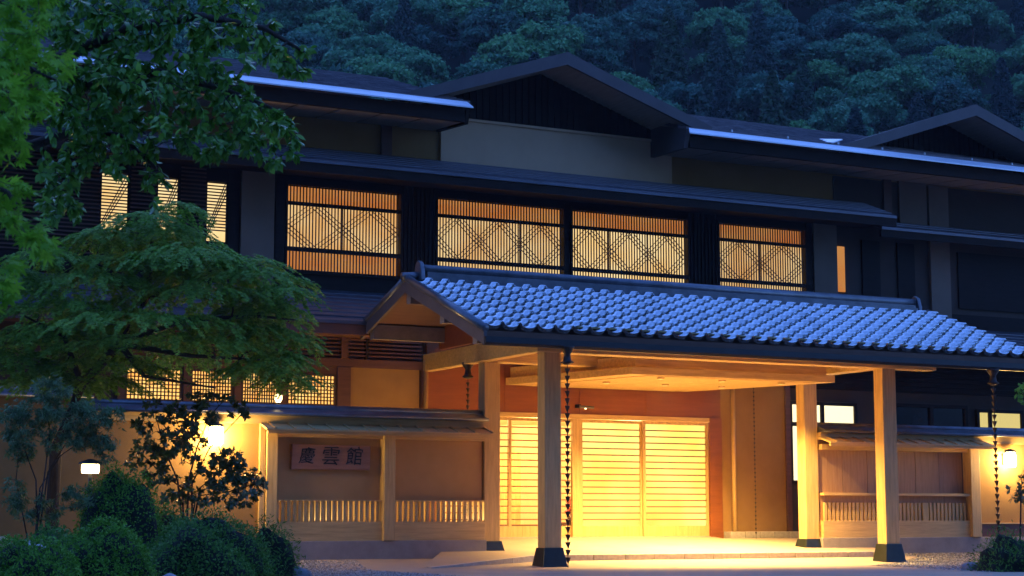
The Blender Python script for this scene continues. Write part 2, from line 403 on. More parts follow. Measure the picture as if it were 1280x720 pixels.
# lobby behind the glass doors
wall('lobby_floor', 'interior_floor', 14.5, 24.6, Y1 + .25, 41.0, .40, .50)
wall('lobby_ceiling', 'interior_wall', 14.5, 24.6, Y1 + .25, 41.0, 3.35, 3.45)
wall('lobby_wall', 'interior_wall', 14.5, 24.6, 41.0, 41.1, .4, 3.45)
wall('lobby_wall', 'interior_wall', 14.4, 14.5, Y1 + .25, 41.1, .4, 3.45)
wall('lobby_wall', 'interior_wall', 24.6, 24.7, Y1 + .25, 41.1, .4, 3.45)
wall('lobby_screen', 'pale_wood_v', 19.6, 20.6, 40.0, 40.08, .5, 2.6)
wall('lobby_post', 'pale_wood_v', 21.3, 21.5, 39.6, 39.8, .5, 3.35)
wall('lobby_step', 'brown_wood', 17.0, 23.5, 39.2, 39.5, .5, .78)
for px in (17.5, 20.0, 22.5):
    lt = MB().lathe([(.16, 0), (.18, .03), (.18, .07)], (px, 37.6, 3.28)).build('ceiling_light', 'lantern_glow', inn)
    lamp('lobby_light', 'POINT', (px, 37.6, 3.1), 170, (1, .64, .24), lt, shadow_soft_size=.2)
tb = thing('low_table', 'low dark lacquered table behind the glass entrance doors', 'table', (20.9, 37.0, .5))
box('table_top', 'lacquer', tb, 20.2, 21.7, 36.75, 37.25, .78, .84)
for sx in (20.25, 21.6):
    for sy in (36.8, 37.15): box('leg', 'lacquer', tb, sx, sx + .06, sy, sy + .06, .5, .78)
fp = thing('flower_vase', 'pink flower arrangement in a dark vase on the low table', 'flower vase', (20.45, 37.0, .84))
MB().lathe([(.07, 0), (.11, .06), (.10, .14), (.06, .18), (.075, .21)], (20.45, 37.0, .84)).build('vase', 'lacquer', fp, True)
mb = MB()
for k in range(26):
    a = rnd.uniform(0, 6.28); r = rnd.uniform(0, .16); z = rnd.uniform(1.06, 1.42); q = rnd.uniform(.05, .09)
    mb.lathe([(.01, -q), (q * .8, -q * .5), (q, 0), (q * .7, q * .6), (.01, q * .8)], (20.45 + r * math.cos(a), 37.0 + r * math.sin(a), z), 6)
mb.build('blossom', 'flower_pink', fp, True)
# --- ground floor beyond the doors
wall('wall', 'plaster_ochre', 23.56, 25.42, Y1, Y1 + .25, .3, 5.0)
MB().tube([(23.84, Y1 - .12, .4), (23.84, Y1 - .12, 4.4)], .055, 10).build('downpipe', 'pale_wood_v', inn, True)
wall('corner_post', 'brown_wood', 25.42, 25.56, Y1 - .06, Y1 + .2, .3, 5.0)
for k in range(5):
    wall('plinth_stone', 'granite', 23.6 + k * .42, 23.6 + k * .42 + .41, Y1 - .30, Y1 - .002, .2, .62, .012)
wall('wall', 'plaster_dark', 25.56, 36.0, Y1 + .06, Y1 + .3, 0, 1.75)
wall('wall', 'plaster_dark', 27.62, 36.0, Y1 + .06, Y1 + .3, 1.75, 4.1)
wall('wall', 'plaster_dark', 25.56, 27.62, Y1 + .06, Y1 + .3, 3.80, 4.1)
wall('siding', 'dark_wood', 25.56, 36.0, Y1 + .03, Y1 + .3, 4.1, 5.5)
for zz in np.arange(4.14, 5.0, .12): wall('siding_board', 'dark_wood', 25.6, 36.0, Y1 - .01, Y1 + .028, zz, zz + .10)
def plain_window(x0, x1, z0, z1, pane, bars=(), zbars=()):
    f = MB(); y0, y1 = Y1 - .03, Y1 + .08
    f.box(x0 - .08, x0, y0, y1, z0 - .08, z1 + .08); f.box(x1, x1 + .08, y0, y1, z0 - .08, z1 + .08)
    f.box(x0, x1, y0, y1, z1, z1 + .08); f.box(x0, x1, y0, y1, z0 - .08, z0)
    for b in bars: f.box(b - .05, b + .05, y0 + .004, y1, z0, z1)
    for b in zbars: f.box(x0, x1, y0 + .007, y1, b - .05, b + .05)
    w = f.build('window', 'dark_wood', inn)
    box('pane', pane, w, x0 - .02, x1 + .02, Y1 + .03, Y1 + .045, z0 - .02, z1 + .02)
plain_window(25.64, 27.54, 1.85, 3.70, 'window_white', (26.56,), (3.22,))
plain_window(28.85, 31.1, 3.0, 3.74, 'dark_glass', (30.0,))
plain_window(31.58, 33.0, 2.9, 3.66, 'window_yellow', (31.95,))
# --- lower pent roof over the ground floor
def pent(x0, x1, ye, ze, yt, zt, mat, th=.07, seam=None, fascia=.22, name='pent_roof', fmat='dark_wood'):
    r = MB().hexa([(x0, ye, ze - th), (x1, ye, ze - th), (x1, yt, zt - th), (x0, yt, zt - th), (x0, ye, ze), (x1, ye, ze), (x1, yt, zt), (x0, yt, zt)]).build(name, mat, inn)
    if seam:
        nrow = seam
        for k in range(1, nrow):
            t = k / nrow; y = ye + (yt - ye) * t; z = ze + (zt - ze) * t; dy = (yt - ye) / nrow; dz = (zt - ze) / nrow
            MB().hexa([(x0 + .004, y - .03, z - .004), (x1 - .004, y - .03, z - .004), (x1 - .004, y + dy * .98, z + dz - .002), (x0 + .004, y + dy * .98, z + dz - .002),
                       (x0 + .004, y - .03, z + .016), (x1 - .004, y - .03, z + .016), (x1 - .004, y + dy * .98, z + dz + .006), (x0 + .004, y + dy * .98, z + dz + .006)]).build('roof_course', mat, r)
    box('eave_fascia', fmat, r, x0, x1, ye + .03, ye + .10, ze - th - fascia, ze - th - .002)
    return r
pent(2.0, 15.2, 34.0, 5.02, Y2 + .05, 5.86, 'metal_roof', seam=8, fmat='brown_wood')
wall('eave_soffit', 'brown_wood', 2.0, 15.1, 34.12, Y1 + .05, 4.80, 4.83)
pent(25.0, 36.0, 34.0, 5.02, Y2 + .05, 5.86, 'metal_roof', seam=8)
# --- upper floor
for a, b in ((1.0, 8.62), (9.22, 9.80), (10.28, 10.86), (11.34, 11.6), (15.37, 16.18), (19.50, 19.64), (22.92, 23.74)):
    wall('wall', 'dark_wood', a, b, Y2, Y2 + .3, 5.5, 8.42)
wall('wall', 'dark_wood', 11.6, 36.0, Y2 + .02, Y2 + .3, 5.5, 6.24)
wall('wall', 'dark_wood', 8.3, 11.6, Y2 + .02, Y2 + .3, 5.5, 6.68)
wall('wall', 'dark_wood', 8.3, 26.40, Y2 + .02, Y2 + .3, 8.10, 8.50)
wall('plaster_pier', 'plaster_pier', 11.62, 12.36, Y2 - .06, Y2 + .3, 5.86, 8.42)
wall('post', 'dark_wood', 12.40, 12.60, Y2 - .04, Y2 + .3, 5.86, 8.42)
wall('plaster_pier', 'plaster_pier', 26.60, 27.32, Y2 - .06, Y2 + .3, 5.5, 8.42)
wall('post', 'dark_wood', 26.40, 26.58, Y2 - .02, Y2 + .3, 5.5, 8.42)
wall('wall', 'plaster_dark', 27.32, 36.0, Y2 + .04, Y2 + .3, 6.24, 9.6)
for a, b, z0, z1 in ((28.15, 28.72, 6.55, 8.0), (29.30, 29.85, 6.55, 8.0), (31.3, 33.8, 6.4, 7.9)):
    wall('shutter', 'dark_wood', a, b, Y2 - .01, Y2 + .035, z0, z1)
wall('plaster_pier', 'plaster_pier', 30.35, 31.0, Y2 - .05, Y2 + .3, 5.5, 9.6)
wall('wall', 'plaster_dark', 33.9, 36.0, Y2 - .02, Y2 + .03, 5.9, 8.3)
sv = MB().box(27.36, 27.60, Y2 + .00, Y2 + .038, 6.62, 7.78).build('window', 'transom_orange', inn)
wall('siding_board', 'dark_wood', 2.0, 8.6, Y2 - .03, Y2 - .002, 5.9, 8.3)
# horizontal slats that cover the dark bays of the wing, with three narrow lit windows
for a, b in ((8.62, 9.22), (9.80, 10.28), (10.86, 11.34)):
    w = MB().box(a, b, Y2 + .015, Y2 + .055, 6.68, 6.74).box(a, b, Y2 + .015, Y2 + .055, 8.02, 8.10).box(a, a + .03, Y2 + .016, Y2 + .056, 6.735, 8.025).box(b - .03, b, Y2 + .016, Y2 + .056, 6.735, 8.025).build('window', 'dark_wood', inn)
    box('pane', 'shoji_bright', w, a, b, Y2 + .10, Y2 + .12, 6.68, 8.10)
    sm = MB().box(0, b - a, -.012, .012, -.013, .013).mesh('slat', 'slat_wood')
    for zz in np.arange(6.98, 8.04, .068): link('slat', sm, w, (a, Y2 + .03, zz))
    for k in range(3):
        d = .07 * k
        MB().hexa([(a, Y2 + .07, 6.75 + d), (a + .02, Y2 + .07, 6.75 + d), (a + .02, Y2 + .09, 6.75 + d), (a, Y2 + .09, 6.75 + d),
                   (b - .02, Y2 + .07, 7.9 + d * 2 - .1), (b, Y2 + .07, 7.9 + d * 2 - .1), (b, Y2 + .09, 7.9 + d * 2 - .1), (b - .02, Y2 + .09, 7.9 + d * 2 - .1)]).build('diagonal_bar', 'slat_wood', w)
for a, b in ((5.6, 8.60), (9.24, 9.78), (10.30, 10.84)):
    sm = MB().box(0, b - a, -.02, .02, -.014, .014).mesh('louver_slat', 'brown_wood')
    for zz in np.arange(6.3, 8.3, .085): link('louver_slat', sm, inn, (a, Y2 - .05, zz))
# the four wide windows: lit paper, kumiko diamonds, rails and close vertical slats
def wide_window(x0, x1, panels, mid, transom):
    z0, z1 = 6.25, 8.10; ra, rb = 7.70, 6.70            # the two rails
    f = MB()
    f.box(x0, x0 + .05, Y2 - .05, Y2 + .2, z0, z1); f.box(x1 - .05, x1, Y2 - .05, Y2 + .2, z0, z1)
    f.box(x0, x1, Y2 - .055, Y2 + .2, z1, z1 + .07); f.box(x0, x1, Y2 - .055, Y2 + .2, z0 - .07, z0)
    f.box(x0 + .05, x1 - .05, Y2 - .045, Y2 - .01, ra - .045, ra + .035); f.box(x0 + .05, x1 - .05, Y2 - .045, Y2 - .01, rb - .05, rb + .045)
    w = f.build('window', 'dark_wood', inn)
    a, b = x0 + .05, x1 - .05
    box('transom_pane', transom, w, a, b, Y2 + .16, Y2 + .18, ra, z1)
    box('paper_pane', mid, w, a, b, Y2 + .14, Y2 + .16, rb, ra)
    box('paper_pane', mid if x0 > 16 else 'transom_orange', w, a, b, Y2 + .16, Y2 + .18, z0, rb)
    ns = int(round((b - a) / .0735))
    sm = MB().box(-.0115, .0115, -.012, .012, z0, z1).mesh('slat', 'slat_wood')
    for k in range(1, ns): link('slat', sm, w, (a + (b - a) * k / ns, Y2 + .01, 0))
    pw = (b - a) / panels
    stm = MB().box(-.011, .011, -.01, .01, rb, ra).mesh('stile', 'slat_wood')
    for k in range(1, panels): link('stile', stm, w, (a + pw * k, Y2 + .12, 0))
    h = ra - rb
    for s in (1, -1):
        for off in (-.16, 0, .16):
            mb_ = {}
            # a bar from a panel's side middle to its top or bottom middle, shared by all panels
            for q, (u0, v0, u1, v1) in enumerate(((0, .5, .5, 1), (.5, 1, 1, .5), (0, .5, .5, 0), (.5, 0, 1, .5))):
                if s < 0: continue
                p0 = np.array([u0 * pw, rb + v0 * h]); p1 = np.array([u1 * pw, rb + v1 * h]); d = p1 - p0
                nv = np.array([-d[1], d[0]]) / np.linalg.norm(d)
                p0 = p0 + nv * off * .5; p1 = p1 + nv * off * .5
                def clip(p, d_):
                    p = p.copy()
                    for lim, sg in ((rb, -1), (ra, 1)):
                        if (p[1] - lim) * sg > 0: p = p - d_ * ((p[1] - lim) / d_[1])
                    return p
                p0 = clip(p0, d); p1 = clip(p1, d)
                e = nv * .0065
                pts = [(p0 - e), (p1 - e), (p1 + e), (p0 + e)]
                me = MB().prism([(p[0], 0, p[1]) for p in pts], (0, .02, 0)).mesh('diagonal_bar', 'kumiko_wood')
                for k in range(panels): link('diagonal_bar', me, w, (a + pw * k, Y2 + .065 + .02 * (q % 2), 0))
wide_window(12.62, 15.37, 2, 'shoji_warm', 'transom_orange')
wide_window(16.18, 19.50, 3, 'shoji_warm', 'transom_orange')
wide_window(19.64, 22.92, 3, 'shoji_bright', 'transom_orange')
wide_window(23.74, 26.40, 2, 'shoji_warm', 'transom_orange')
# vertical battens on the dark bays between the windows
bm_ = MB().box(-.02, .02, -.02, .02, 5.9, 8.42).mesh('batten', 'dark_wood')
for a, b in ((15.42, 16.14), (22.97, 23.70)):
    for k in range(8): link('batten', bm_, inn, (a + (b - a) * k / 7, Y2 - .022, 0))
# --- upper pent roof
pent(1.0, 28.25, 34.3, 8.43, Y2 + .05, 8.97, 'metal_roof', seam=6, fascia=.20)
wall('eave_soffit', 'dark_wood', 1.0, 28.2, 34.42, Y2, 8.30, 8.33)
pent(28.25, 36.0, 34.9, 8.25, Y2 + .05, 8.55, 'metal_roof', seam=3, fascia=.18)
# --- plaster band and the eaves
wall('wall', 'plaster_grey', 16.30, 22.45, Y2 - .02, Y2 + .3, 8.5, 9.93)
wall('coping', 'plaster_grey', 16.22, 22.6, Y2 - .07, Y2 + .3, 9.93, 9.99)
wall('wall', 'plaster_ochre', 1.0, 16.30, Y2 + .06, Y2 + .3, 8.5, 9.75)
wall('post', 'brown_wood', 14.85, 15.10, Y2 - .02, Y2 + .055, 8.9, 9.7)
wall('wall', 'plaster_ochre', 22.45, 36.0, Y2 + .06, Y2 + .3, 8.5, 9.75)
wall('post', 'brown_wood', 28.9, 29.15, Y2 - .02, Y2 + .055, 8.4, 9.7)
wall('post', 'plaster_pier', 29.4, 30.3, Y2 - .02, Y2 + .05, 8.5, 9.7)
YE = 34.0
def eave(x0, x1, open_left):
    yr = 39.0; ze = 9.95
    zr = onY(400, 88, yr)[2]
    sl = (zr - ze) / (yr - YE)
    r = MB().hexa([(x0, YE, ze - .05), (x1, YE, ze - .05), (x1, yr, zr - .05), (x0, yr, zr - .05), (x0, YE, ze), (x1, YE, ze), (x1, yr, zr), (x0, yr, zr)]).build('roof', 'roof_shingle', inn)
    nrow = 14
    for k in range(nrow):                            # shingle courses, each lapping the one below
        y = YE + (yr - YE) * k / nrow; y2 = YE + (yr - YE) * (k + 1) / nrow
        z, z2 = ze + sl * (y - YE), ze + sl * (y2 - YE)
        MB().hexa([(x0 + .004, y, z + .002), (x1 - .004, y, z + .002), (x1 - .004, y2, z2 + .002), (x0 + .004, y2, z2 + .002),
                   (x0 + .004, y, z + .045), (x1 - .004, y, z + .045), (x1 - .004, y2, z2 + .010), (x0 + .004, y2, z2 + .010)]).build('shingle_course', 'roof_shingle', r)
    MB().hexa([(x0, yr, zr - .05), (x1, yr, zr - .05), (x1, yr + 5, zr - 1.5), (x0, yr + 5, zr - 1.5), (x0, yr, zr), (x1, yr, zr), (x1, yr + 5, zr - 1.45), (x0, yr + 5, zr - 1.45)]).build('back_slope', 'roof_shingle', r)
    xa = x0 + (.12 if open_left else 0); xb = x1 - (0 if open_left else .12)
    # metal-faced fascia, tapering where it ends
    MB().hexa([(x0, YE - .16, 9.80), (x1, YE - .16, 9.80), (x1 - (0 if open_left else .10), YE + .06, 9.93), (x0 + (.10 if open_left else 0), YE + .06, 9.93),
               (x0, YE - .16, 9.83), (x1, YE - .16, 9.83), (x1 - (0 if open_left else .10), YE + .03, 10.0), (x0 + (.10 if open_left else 0), YE + .03, 10.0)]).build('eave_flashing', 'white_metal', r)
    box('fascia_board', 'dark_wood', r, xa, xb, YE + .02, YE + .12, 9.52, 9.80)
    n = int((xb - xa) / .92)
    pwid = (xb - xa) / n
    pm = MB().hexa([(.03, YE + .12, 9.53), (pwid - .03, YE + .12, 9.53), (pwid - .03, Y2 + .05, 9.64), (.03, Y2 + .05, 9.64),
                    (.03, YE + .12, 9.56), (pwid - .03, YE + .12, 9.56), (pwid - .03, Y2 + .05, 9.67), (.03, Y2 + .05, 9.67)]).mesh('soffit_panel', 'soffit_board')
    for k in range(n): link('soffit_panel', pm, r, (xa + pwid * k, 0, 0))
    MB().hexa([(xa, YE + .12, 9.575), (xb, YE + .12, 9.575), (xb, Y2 + .05, 9.685), (xa, Y2 + .05, 9.685), (xa, YE + .12, 9.70), (xb, YE + .12, 9.70), (xb, Y2 + .05, 9.80), (xa, Y2 + .05, 9.80)]).build('soffit_backing', 'dark_wood', r)
    if open_left:
        MB().prism([(x0, YE - .03, 9.93), (x0, YE + .1, 9.50), (x0, Y2, 9.55), (x0, Y2, 10.35)], (.11, 0, 0)).build('end_board', 'grey_metal', r)
    else:
        MB().prism([(x1 - .1, YE + .0, 9.79), (x1 - .1, YE + .12, 9.50), (x1 - .1, Y2, 9.62), (x1 - .1, Y2, 9.79)], (.1, 0, 0)).build('end_board', 'dark_wood', r)
    return r
eave(0.0, 16.28, False)
er = eave(21.85, 37.0, True)
zr_ = 10.0
for px in (915, 985, 1048, 1103, 1156, 1215, 1265):    # small snow stops behind the fascia
    p = onY(px, 168 + (px - 880) * .1235 - 5, YE + .12)
    MB().lathe([(.022, -.03), (.022, .03)], (p[0], YE + .12, 10.05), 8).build('snow_stop', 'white_metal', er)
# --- gables
def gable(cx, zt, half, pitch_, label_):
    yf, yb = 34.3, 39.5; th = .10
    zl = zt - half * pitch_
    g = None
    for s in (-1, 1):
        xa = cx; xb = cx + s * half
        o = MB().hexa([(xa, yf, zt - th), (xb, yf, zl - th), (xb, yb, zl - th), (xa, yb, zt - th), (xa, yf, zt), (xb, yf, zl), (xb, yb, zl), (xa, yb, zt)]).build('gable_roof', 'roof_shingle', inn)
        MB().hexa([(xa, yf - .05, zt - .30), (xb, yf - .05, zl - .26), (xb, yf + .03, zl - .26), (xa, yf + .03, zt - .30), (xa, yf - .05, zt - .005), (xb, yf - .05, zl - .005), (xb, yf + .03, zl - .005), (xa, yf + .03, zt - .005)]).build('bargeboard', 'grey_metal', o)
        MB().hexa([(xa, yf + .03, zt - .22), (xb, yf + .03, zl - .22), (xb, Y2, zl - .22), (xa, Y2, zt - .22), (xa, yf + .03, zt - .19), (xb, yf + .03, zl - .19), (xb, Y2, zl - .19), (xa, Y2, zt - .19)]).build('gable_soffit', 'soffit_board', o)
    MB().prism([(cx - half + .3, Y2 - .02, 9.99), (cx + half - .3, Y2 - .02, 9.99), (cx + half - .3, Y2 - .02, zl - .2 + .3 * pitch_), (cx, Y2 - .02, zt - .2), (cx - half + .3, Y2 - .02, zl - .2 + .3 * pitch_)], (0, .2, 0)).build('gable_wall', 'dark_wood', inn)
    k = cx - half + .7
    while k < cx + half - .6:
        zz = zt - .22 - abs(k - cx) * pitch_
        if zz > 10.1: box('gable_board', 'dark_wood', inn, k, k + .10, Y2 - .045, Y2 - .021, 9.995, zz)
        k += .17
gable(18.85, 11.48, 3.9, .345, 'a')
gable(30.90, 11.56, 4.4, .345, 'b')
MB().hexa([(26.3, 34.28, 10.08), (26.6, 34.28, 10.19), (26.9, 36.2, 10.6), (26.55, 36.2, 10.5), (26.3, 34.28, 10.11), (26.6, 34.28, 10.22), (26.9, 36.2, 10.63), (26.55, 36.2, 10.53)]).build('valley_flashing', 'white_metal', inn)
# body of the building behind the facade
wall('rear_wall', 'plaster_dark', 1.0, 36.0, 44.0, 44.2, 0, 9.5)
wall('side_wall', 'plaster_dark', 1.0, 1.2, Y2 + .3, 44.0, 0, 9.5)
wall('side_wall', 'plaster_dark', 35.8, 36.0, Y2 + .3, 44.0, 0, 9.5)

# ------------------------------------------------------------------ entrance porch
porch = thing('entrance_porch', 'timber entrance porch on four square pillars with blue-grey tiled roof', 'porch', (20, 31, 0))
def pillar(cx, cy, zb, zt_, hb):
    o = box('pillar', 'pale_wood_v', porch, cx - .18, cx + .18, cy - .15, cy + .15, zb + hb - .01, zt_, .012)
    b = MB(); a0, a1, b0, b1 = .27, .205, .24, .175
    b.hexa([(cx - a0, cy - b0, zb - .02), (cx + a0, cy - b0, zb - .02), (cx + a0, cy + b0, zb - .02), (cx - a0, cy + b0, zb - .02), (cx - a1, cy - b1, zb + hb), (cx + a1, cy - b1, zb + hb), (cx + a1, cy + b1, zb + hb), (cx - a1, cy + b1, zb + hb)])
    b.build('pillar_base', 'bronze_green', o, bevel=.01)
pillar(16.10, 30.05, ground_z(30) + .0, 4.13, .36); pillar(24.28, 30.05, ground_z(30), 4.13, .38)
pillar(16.085, 32.65, zp(32.65) - .06, 4.13, .24); pillar(24.13, 32.65, zp(32.65) - .06, 4.13, .24)
box('beam', 'pale_wood_h', porch, 15.74, 25.55, 29.85, 30.20, 4.12, 4.46, .01)
box('beam', 'pale_wood_h', porch, 15.74, 15.98, 30.21, 35.25, 4.13, 4.50, .01)
box('beam', 'pale_wood_h', porch, 24.05, 24.40, 30.21, 35.25, 4.13, 4.46, .01)
box('beam', 'pale_wood_h', porch, 15.99, 24.04, 32.50, 32.80, 4.14, 4.46, .01)
# boarded soffit in strips
for k in range(24):
    xa = 15.99 + k * .40
    box('soffit_plank', 'pale_wood_v', porch, xa + .004, xa + .396, 28.62, 35.2, 4.47, 4.50)
# dropped ceiling panel in two steps, boards between a frame
def para(name, mat, p, z0, z1, parent=porch, bevel=0):
    return MB().prism([(*q, z0) for q in p], (0, 0, z1 - z0)).build(name, mat, parent, bevel=bevel)
cA, cB, cC, cD = map(np.array, ((18.72, 31.3), (23.92, 31.3), (22.55, 35.2), (17.75, 35.2)))
para('dropped_ceiling_tray', 'pale_wood_h', [cA + (.14, .12), cB + (-.14, .12), cC + (-.12, 0), cD + (.12, 0)], 4.06, 4.30)
tray = para('dropped_ceiling', 'pale_wood_h', [cA, cB, cC, cD], 3.90, 4.06, bevel=.008)
nb = 12
for k in range(nb):
    q = [cA + (cB - cA) * (k + .02) / nb, cA + (cB - cA) * (k + .98) / nb, cD + (cC - cD) * (k + .98) / nb, cD + (cC - cD) * (k + .02) / nb]
    ins = [q[0] + (.0, .14), q[1] + (.0, .14), q[2] - (0, .06), q[3] - (0, .06)]
    if 0 < k < nb - 1: para('ceiling_board', 'pale_wood_v', ins, 3.888, 3.899, tray)
for px_ in (18.2, 20.4, 22.6):
    d = MB().lathe([(.075, 0), (.08, .01), (.08, .03)], (px_, 30.45, 4.445), 16).build('downlight', 'downlight_glow', porch)
    lamp('downlight_lamp', 'SPOT', (px_, 30.45, 4.43), 330, (1, .62, .20), d, spot_size=math.radians(84), spot_blend=.8, shadow_soft_size=.06)
for fx, fy in ((.2, .10), (.5, .10), (.8, .10), (.2, .50), (.5, .50), (.8, .50)):
    p = (cA * (1 - fx) + cB * fx) * (1 - fy) + (cD * (1 - fx) + cC * fx) * fy
    d = MB(); nn_ = 16
    for rr_, zz_ in ((.07, 3.887), (.07, 3.852), (.082, 3.852), (.082, 3.887)):
        d.v += [(p[0] + rr_ * math.cos(2 * math.pi * k / nn_), p[1] + rr_ * math.sin(2 * math.pi * k / nn_), zz_) for k in range(nn_)]
    d.f = [(r_ * nn_ + k, r_ * nn_ + (k + 1) % nn_, (r_ + 1) * nn_ + (k + 1) % nn_, (r_ + 1) * nn_ + k) for r_ in range(3) for k in range(nn_)]
    d = d.build('downlight', 'pale_wood_h', tray)
    MB().lathe([(.06, 0), (.065, .004)], (p[0], p[1], 3.882), 16).build('downlight_lens', 'downlight_glow', d)
    l = lamp('downlight_lamp', 'SPOT', (p[0], p[1], 3.86), 780 if fy < .3 else 400, (1, .62, .20), d, spot_size=math.radians(125), spot_blend=.8, shadow_soft_size=.06)
# gable end: panel, purlin ends, bargeboards
YR, ZRG = 32.0, 5.70         # ridge of the roof surface
YEF, ZEF = 28.45, 4.36       # front eave
YEB, ZEB = 34.3, 4.98        # back eave against the wall
def zroof(y): return ZEF + (ZRG - ZEF) * (y - YEF) / (YR - YEF) if y <= YR else ZRG + (ZEB - ZRG) * (y - YR) / (YEB - YR)
XL, XR = 13.95, 27.14
box('gable_panel', 'red_wood', porch, 14.02, 16.6, 34.20, 34.26, 4.87, 5.06)
box('gable_tie', 'pale_wood_h', porch, 14.02, 16.6, 34.12, 34.27, 4.80, 4.868)
for xg in (15.60, 25.6):
    MB().prism([(xg, 30.3, 4.51), (xg, 34.1, 4.51), (xg, 34.1, zroof(34.1) - .17), (xg, YR, zroof(YR) - .17), (xg, 30.3, zroof(30.3) - .17)], (.12, 0, 0)).build('gable_panel', 'red_wood', porch)
for yy, hh in ((28.95, .27), (30.4, .30), (YR, .36), (33.9, .30)):
    box('purlin', 'purlin_grey', porch, 13.97, 15.6, yy - .10, yy + .10, zroof(yy) - .165 - hh, zroof(yy) - .165)
roof_c = MB()
for ya, yb in ((YEF, YR), (YR, YEB)):
    za, zb = zroof(ya), zroof(yb)
    roof_c.hexa([(XL, ya, za - .16), (XR, ya, za - .16), (XR, yb, zb - .16), (XL, yb, zb - .16), (XL, ya, za - .05), (XR, ya, za - .05), (XR, yb, zb - .05), (XL, yb, zb - .05)])
proof = roof_c.build('porch_roof', 'brown_wood', porch)
for xg, nm in ((XL - .06, 'l'), (XR + .0, 'r')):
    for ya, yb in ((YEF - .04, YR), (YR, YEB + .05)):
        za, zb = zroof(ya), zroof(yb)
        MB().hexa([(xg, ya, za - .30), (xg + .06, ya, za - .30), (xg + .06, yb, zb - .30), (xg, yb, zb - .30), (xg, ya, za - .03), (xg + .06, ya, za - .03), (xg + .06, yb, zb - .03), (xg, yb, zb - .03)]).build('bargeboard', 'grey_metal', proof)
        MB().tube([(xg + .03, ya, za - .0), (xg + .03, yb, zb - .0)], .075, 10).build('verge_tile', 'tile_dark', proof, True)
# pantiles: trough and roll, each lapping the one below
COLS, ROWS = 36, 11
tw = (XR - XL) / COLS; pitchP = (ZRG - ZEF) / (YR - YEF); tl = (YR - .12 - YEF) / ROWS
prof = []
PU = (0, .07, .15, .26, .37, .48, .59, .67, .74, .80, .87, .94, 1.0)
for k in range(13):
    u = PU[k]
    if u < .74: h = -.036 * math.sin(math.pi * u / .74) ** .8
    else: h = .060 * math.sin(math.pi * (u - .74) / .26)
    prof.append((u * tw * 1.0, h))
tm = MB(); L = tl + .07; th = .060; lift = .082
for k, (u, h) in enumerate(prof):
    tm.v += [(u, 0, h + lift), (u, L, h + L * pitchP), (u, .060, h + lift - th)]
for k in range(12):
    a = 3 * k; b = a + 3
    tm.f += [(a, b, b + 1, a + 1), (a + 2, b + 2, b, a)]
tile_me = tm.mesh('roof_tile', 'tile', False)
for f_ in tile_me.polygons: f_.use_smooth = abs(f_.normal.y) < .9 and f_.index % 2 == 0
cells = []
for r in range(ROWS):
    for c in range(COLS):
        X = XL + c * tw; Yt = YEF + r * tl - .03
        p = np.array([X, Yt, zroof(Yt) - .0])
        px = p - CAM; z_ = px @ fwd; sx = 640 + FPX * (px @ right) / z_
        cells.append((sx < 1275, -z_, X, Yt))
cells.sort(key=lambda t: (not t[0], -t[1]))
rest = MB()
for i, (vis, _, X, Yt) in enumerate(cells):
    z = zroof(Yt) + rnd.uniform(-.006, .006); X += rnd.uniform(-.006, .006)
    if i < 300: link('roof_tile', tile_me, proof, (X, Yt, z))
    else:
        b = len(rest.v); rest.v += [(v.co.x + X, v.co.y + Yt, v.co.z + z) for v in tile_me.vertices]
        rest.f += [tuple(b + i_ for i_ in f_.vertices) for f_ in tile_me.polygons]
o = rest.build('upper_tile_courses', 'tile', proof, True); o['kind'] = 'stuff'
back = MB()
for c in range(COLS * 2):
    xa = XL + c * tw / 2; hh = .0 if c % 2 else .06
    back.hexa([(xa, YR + .1, zroof(YR + .1) - .05), (xa + tw / 2 * .98, YR + .1, zroof(YR + .1) - .05), (xa + tw / 2 * .98, YEB, ZEB - .05), (xa, YEB, ZEB - .05),
               (xa, YR + .1, zroof(YR + .1) + hh), (xa + tw / 2 * .98, YR + .1, zroof(YR + .1) + hh), (xa + tw / 2 * .98, YEB, ZEB + hh), (xa, YEB, ZEB + hh)])
o = back.build('back_tile_courses', 'tile', proof); o['kind'] = 'stuff'
# ridge with stacked courses, round cap and end ornaments
rg = MB().box(14.30, 26.75, YR - .17, YR + .17, ZRG - .06, ZRG + .06).box(14.32, 26.73, YR - .13, YR + .13, ZRG + .065, ZRG + .13).build('ridge', 'tile_dark', proof)
MB().tube([(14.28, YR, ZRG + .19), (26.76, YR, ZRG + .19)], .105, 14).build('ridge_cap', 'tile_dark', rg, True)
for s, xo in ((-1, 14.25), (1, 26.78)):
    MB().prism([(xo, YR - .20, ZRG - .05), (xo, YR + .20, ZRG - .05), (xo, YR + .17, ZRG + .12), (xo, YR + .12, ZRG + .30), (xo, YR, ZRG + .37), (xo, YR - .12, ZRG + .30), (xo, YR - .17, ZRG + .12)], (s * .09, 0, 0)).build('end_ornament', 'tile_dark', rg, bevel=.015)
MB().tube([(13.82, YR, ZRG + .02), (14.26, YR, ZRG + .06)], .085, 12).build('ridge_end_tile', 'tile_dark', rg, True)
# eave: fascia and dark gutter
box('eave_board', 'black_metal', proof, XL - .02, XR + .02, YEF + .06, YEF + .12, 4.06, 4.30)
MB().prism([(XL - .05, YEF - .09, 4.20), (XL - .05, YEF - .10, 4.09), (XL - .05, YEF - .06, 4.04), (XL - .05, YEF + .01, 4.04), (XL - .05, YEF + .05, 4.09), (XL - .05, YEF + .05, 4.20)], (XR - XL + .1, 0, 0)).build('gutter', 'black_metal', proof)
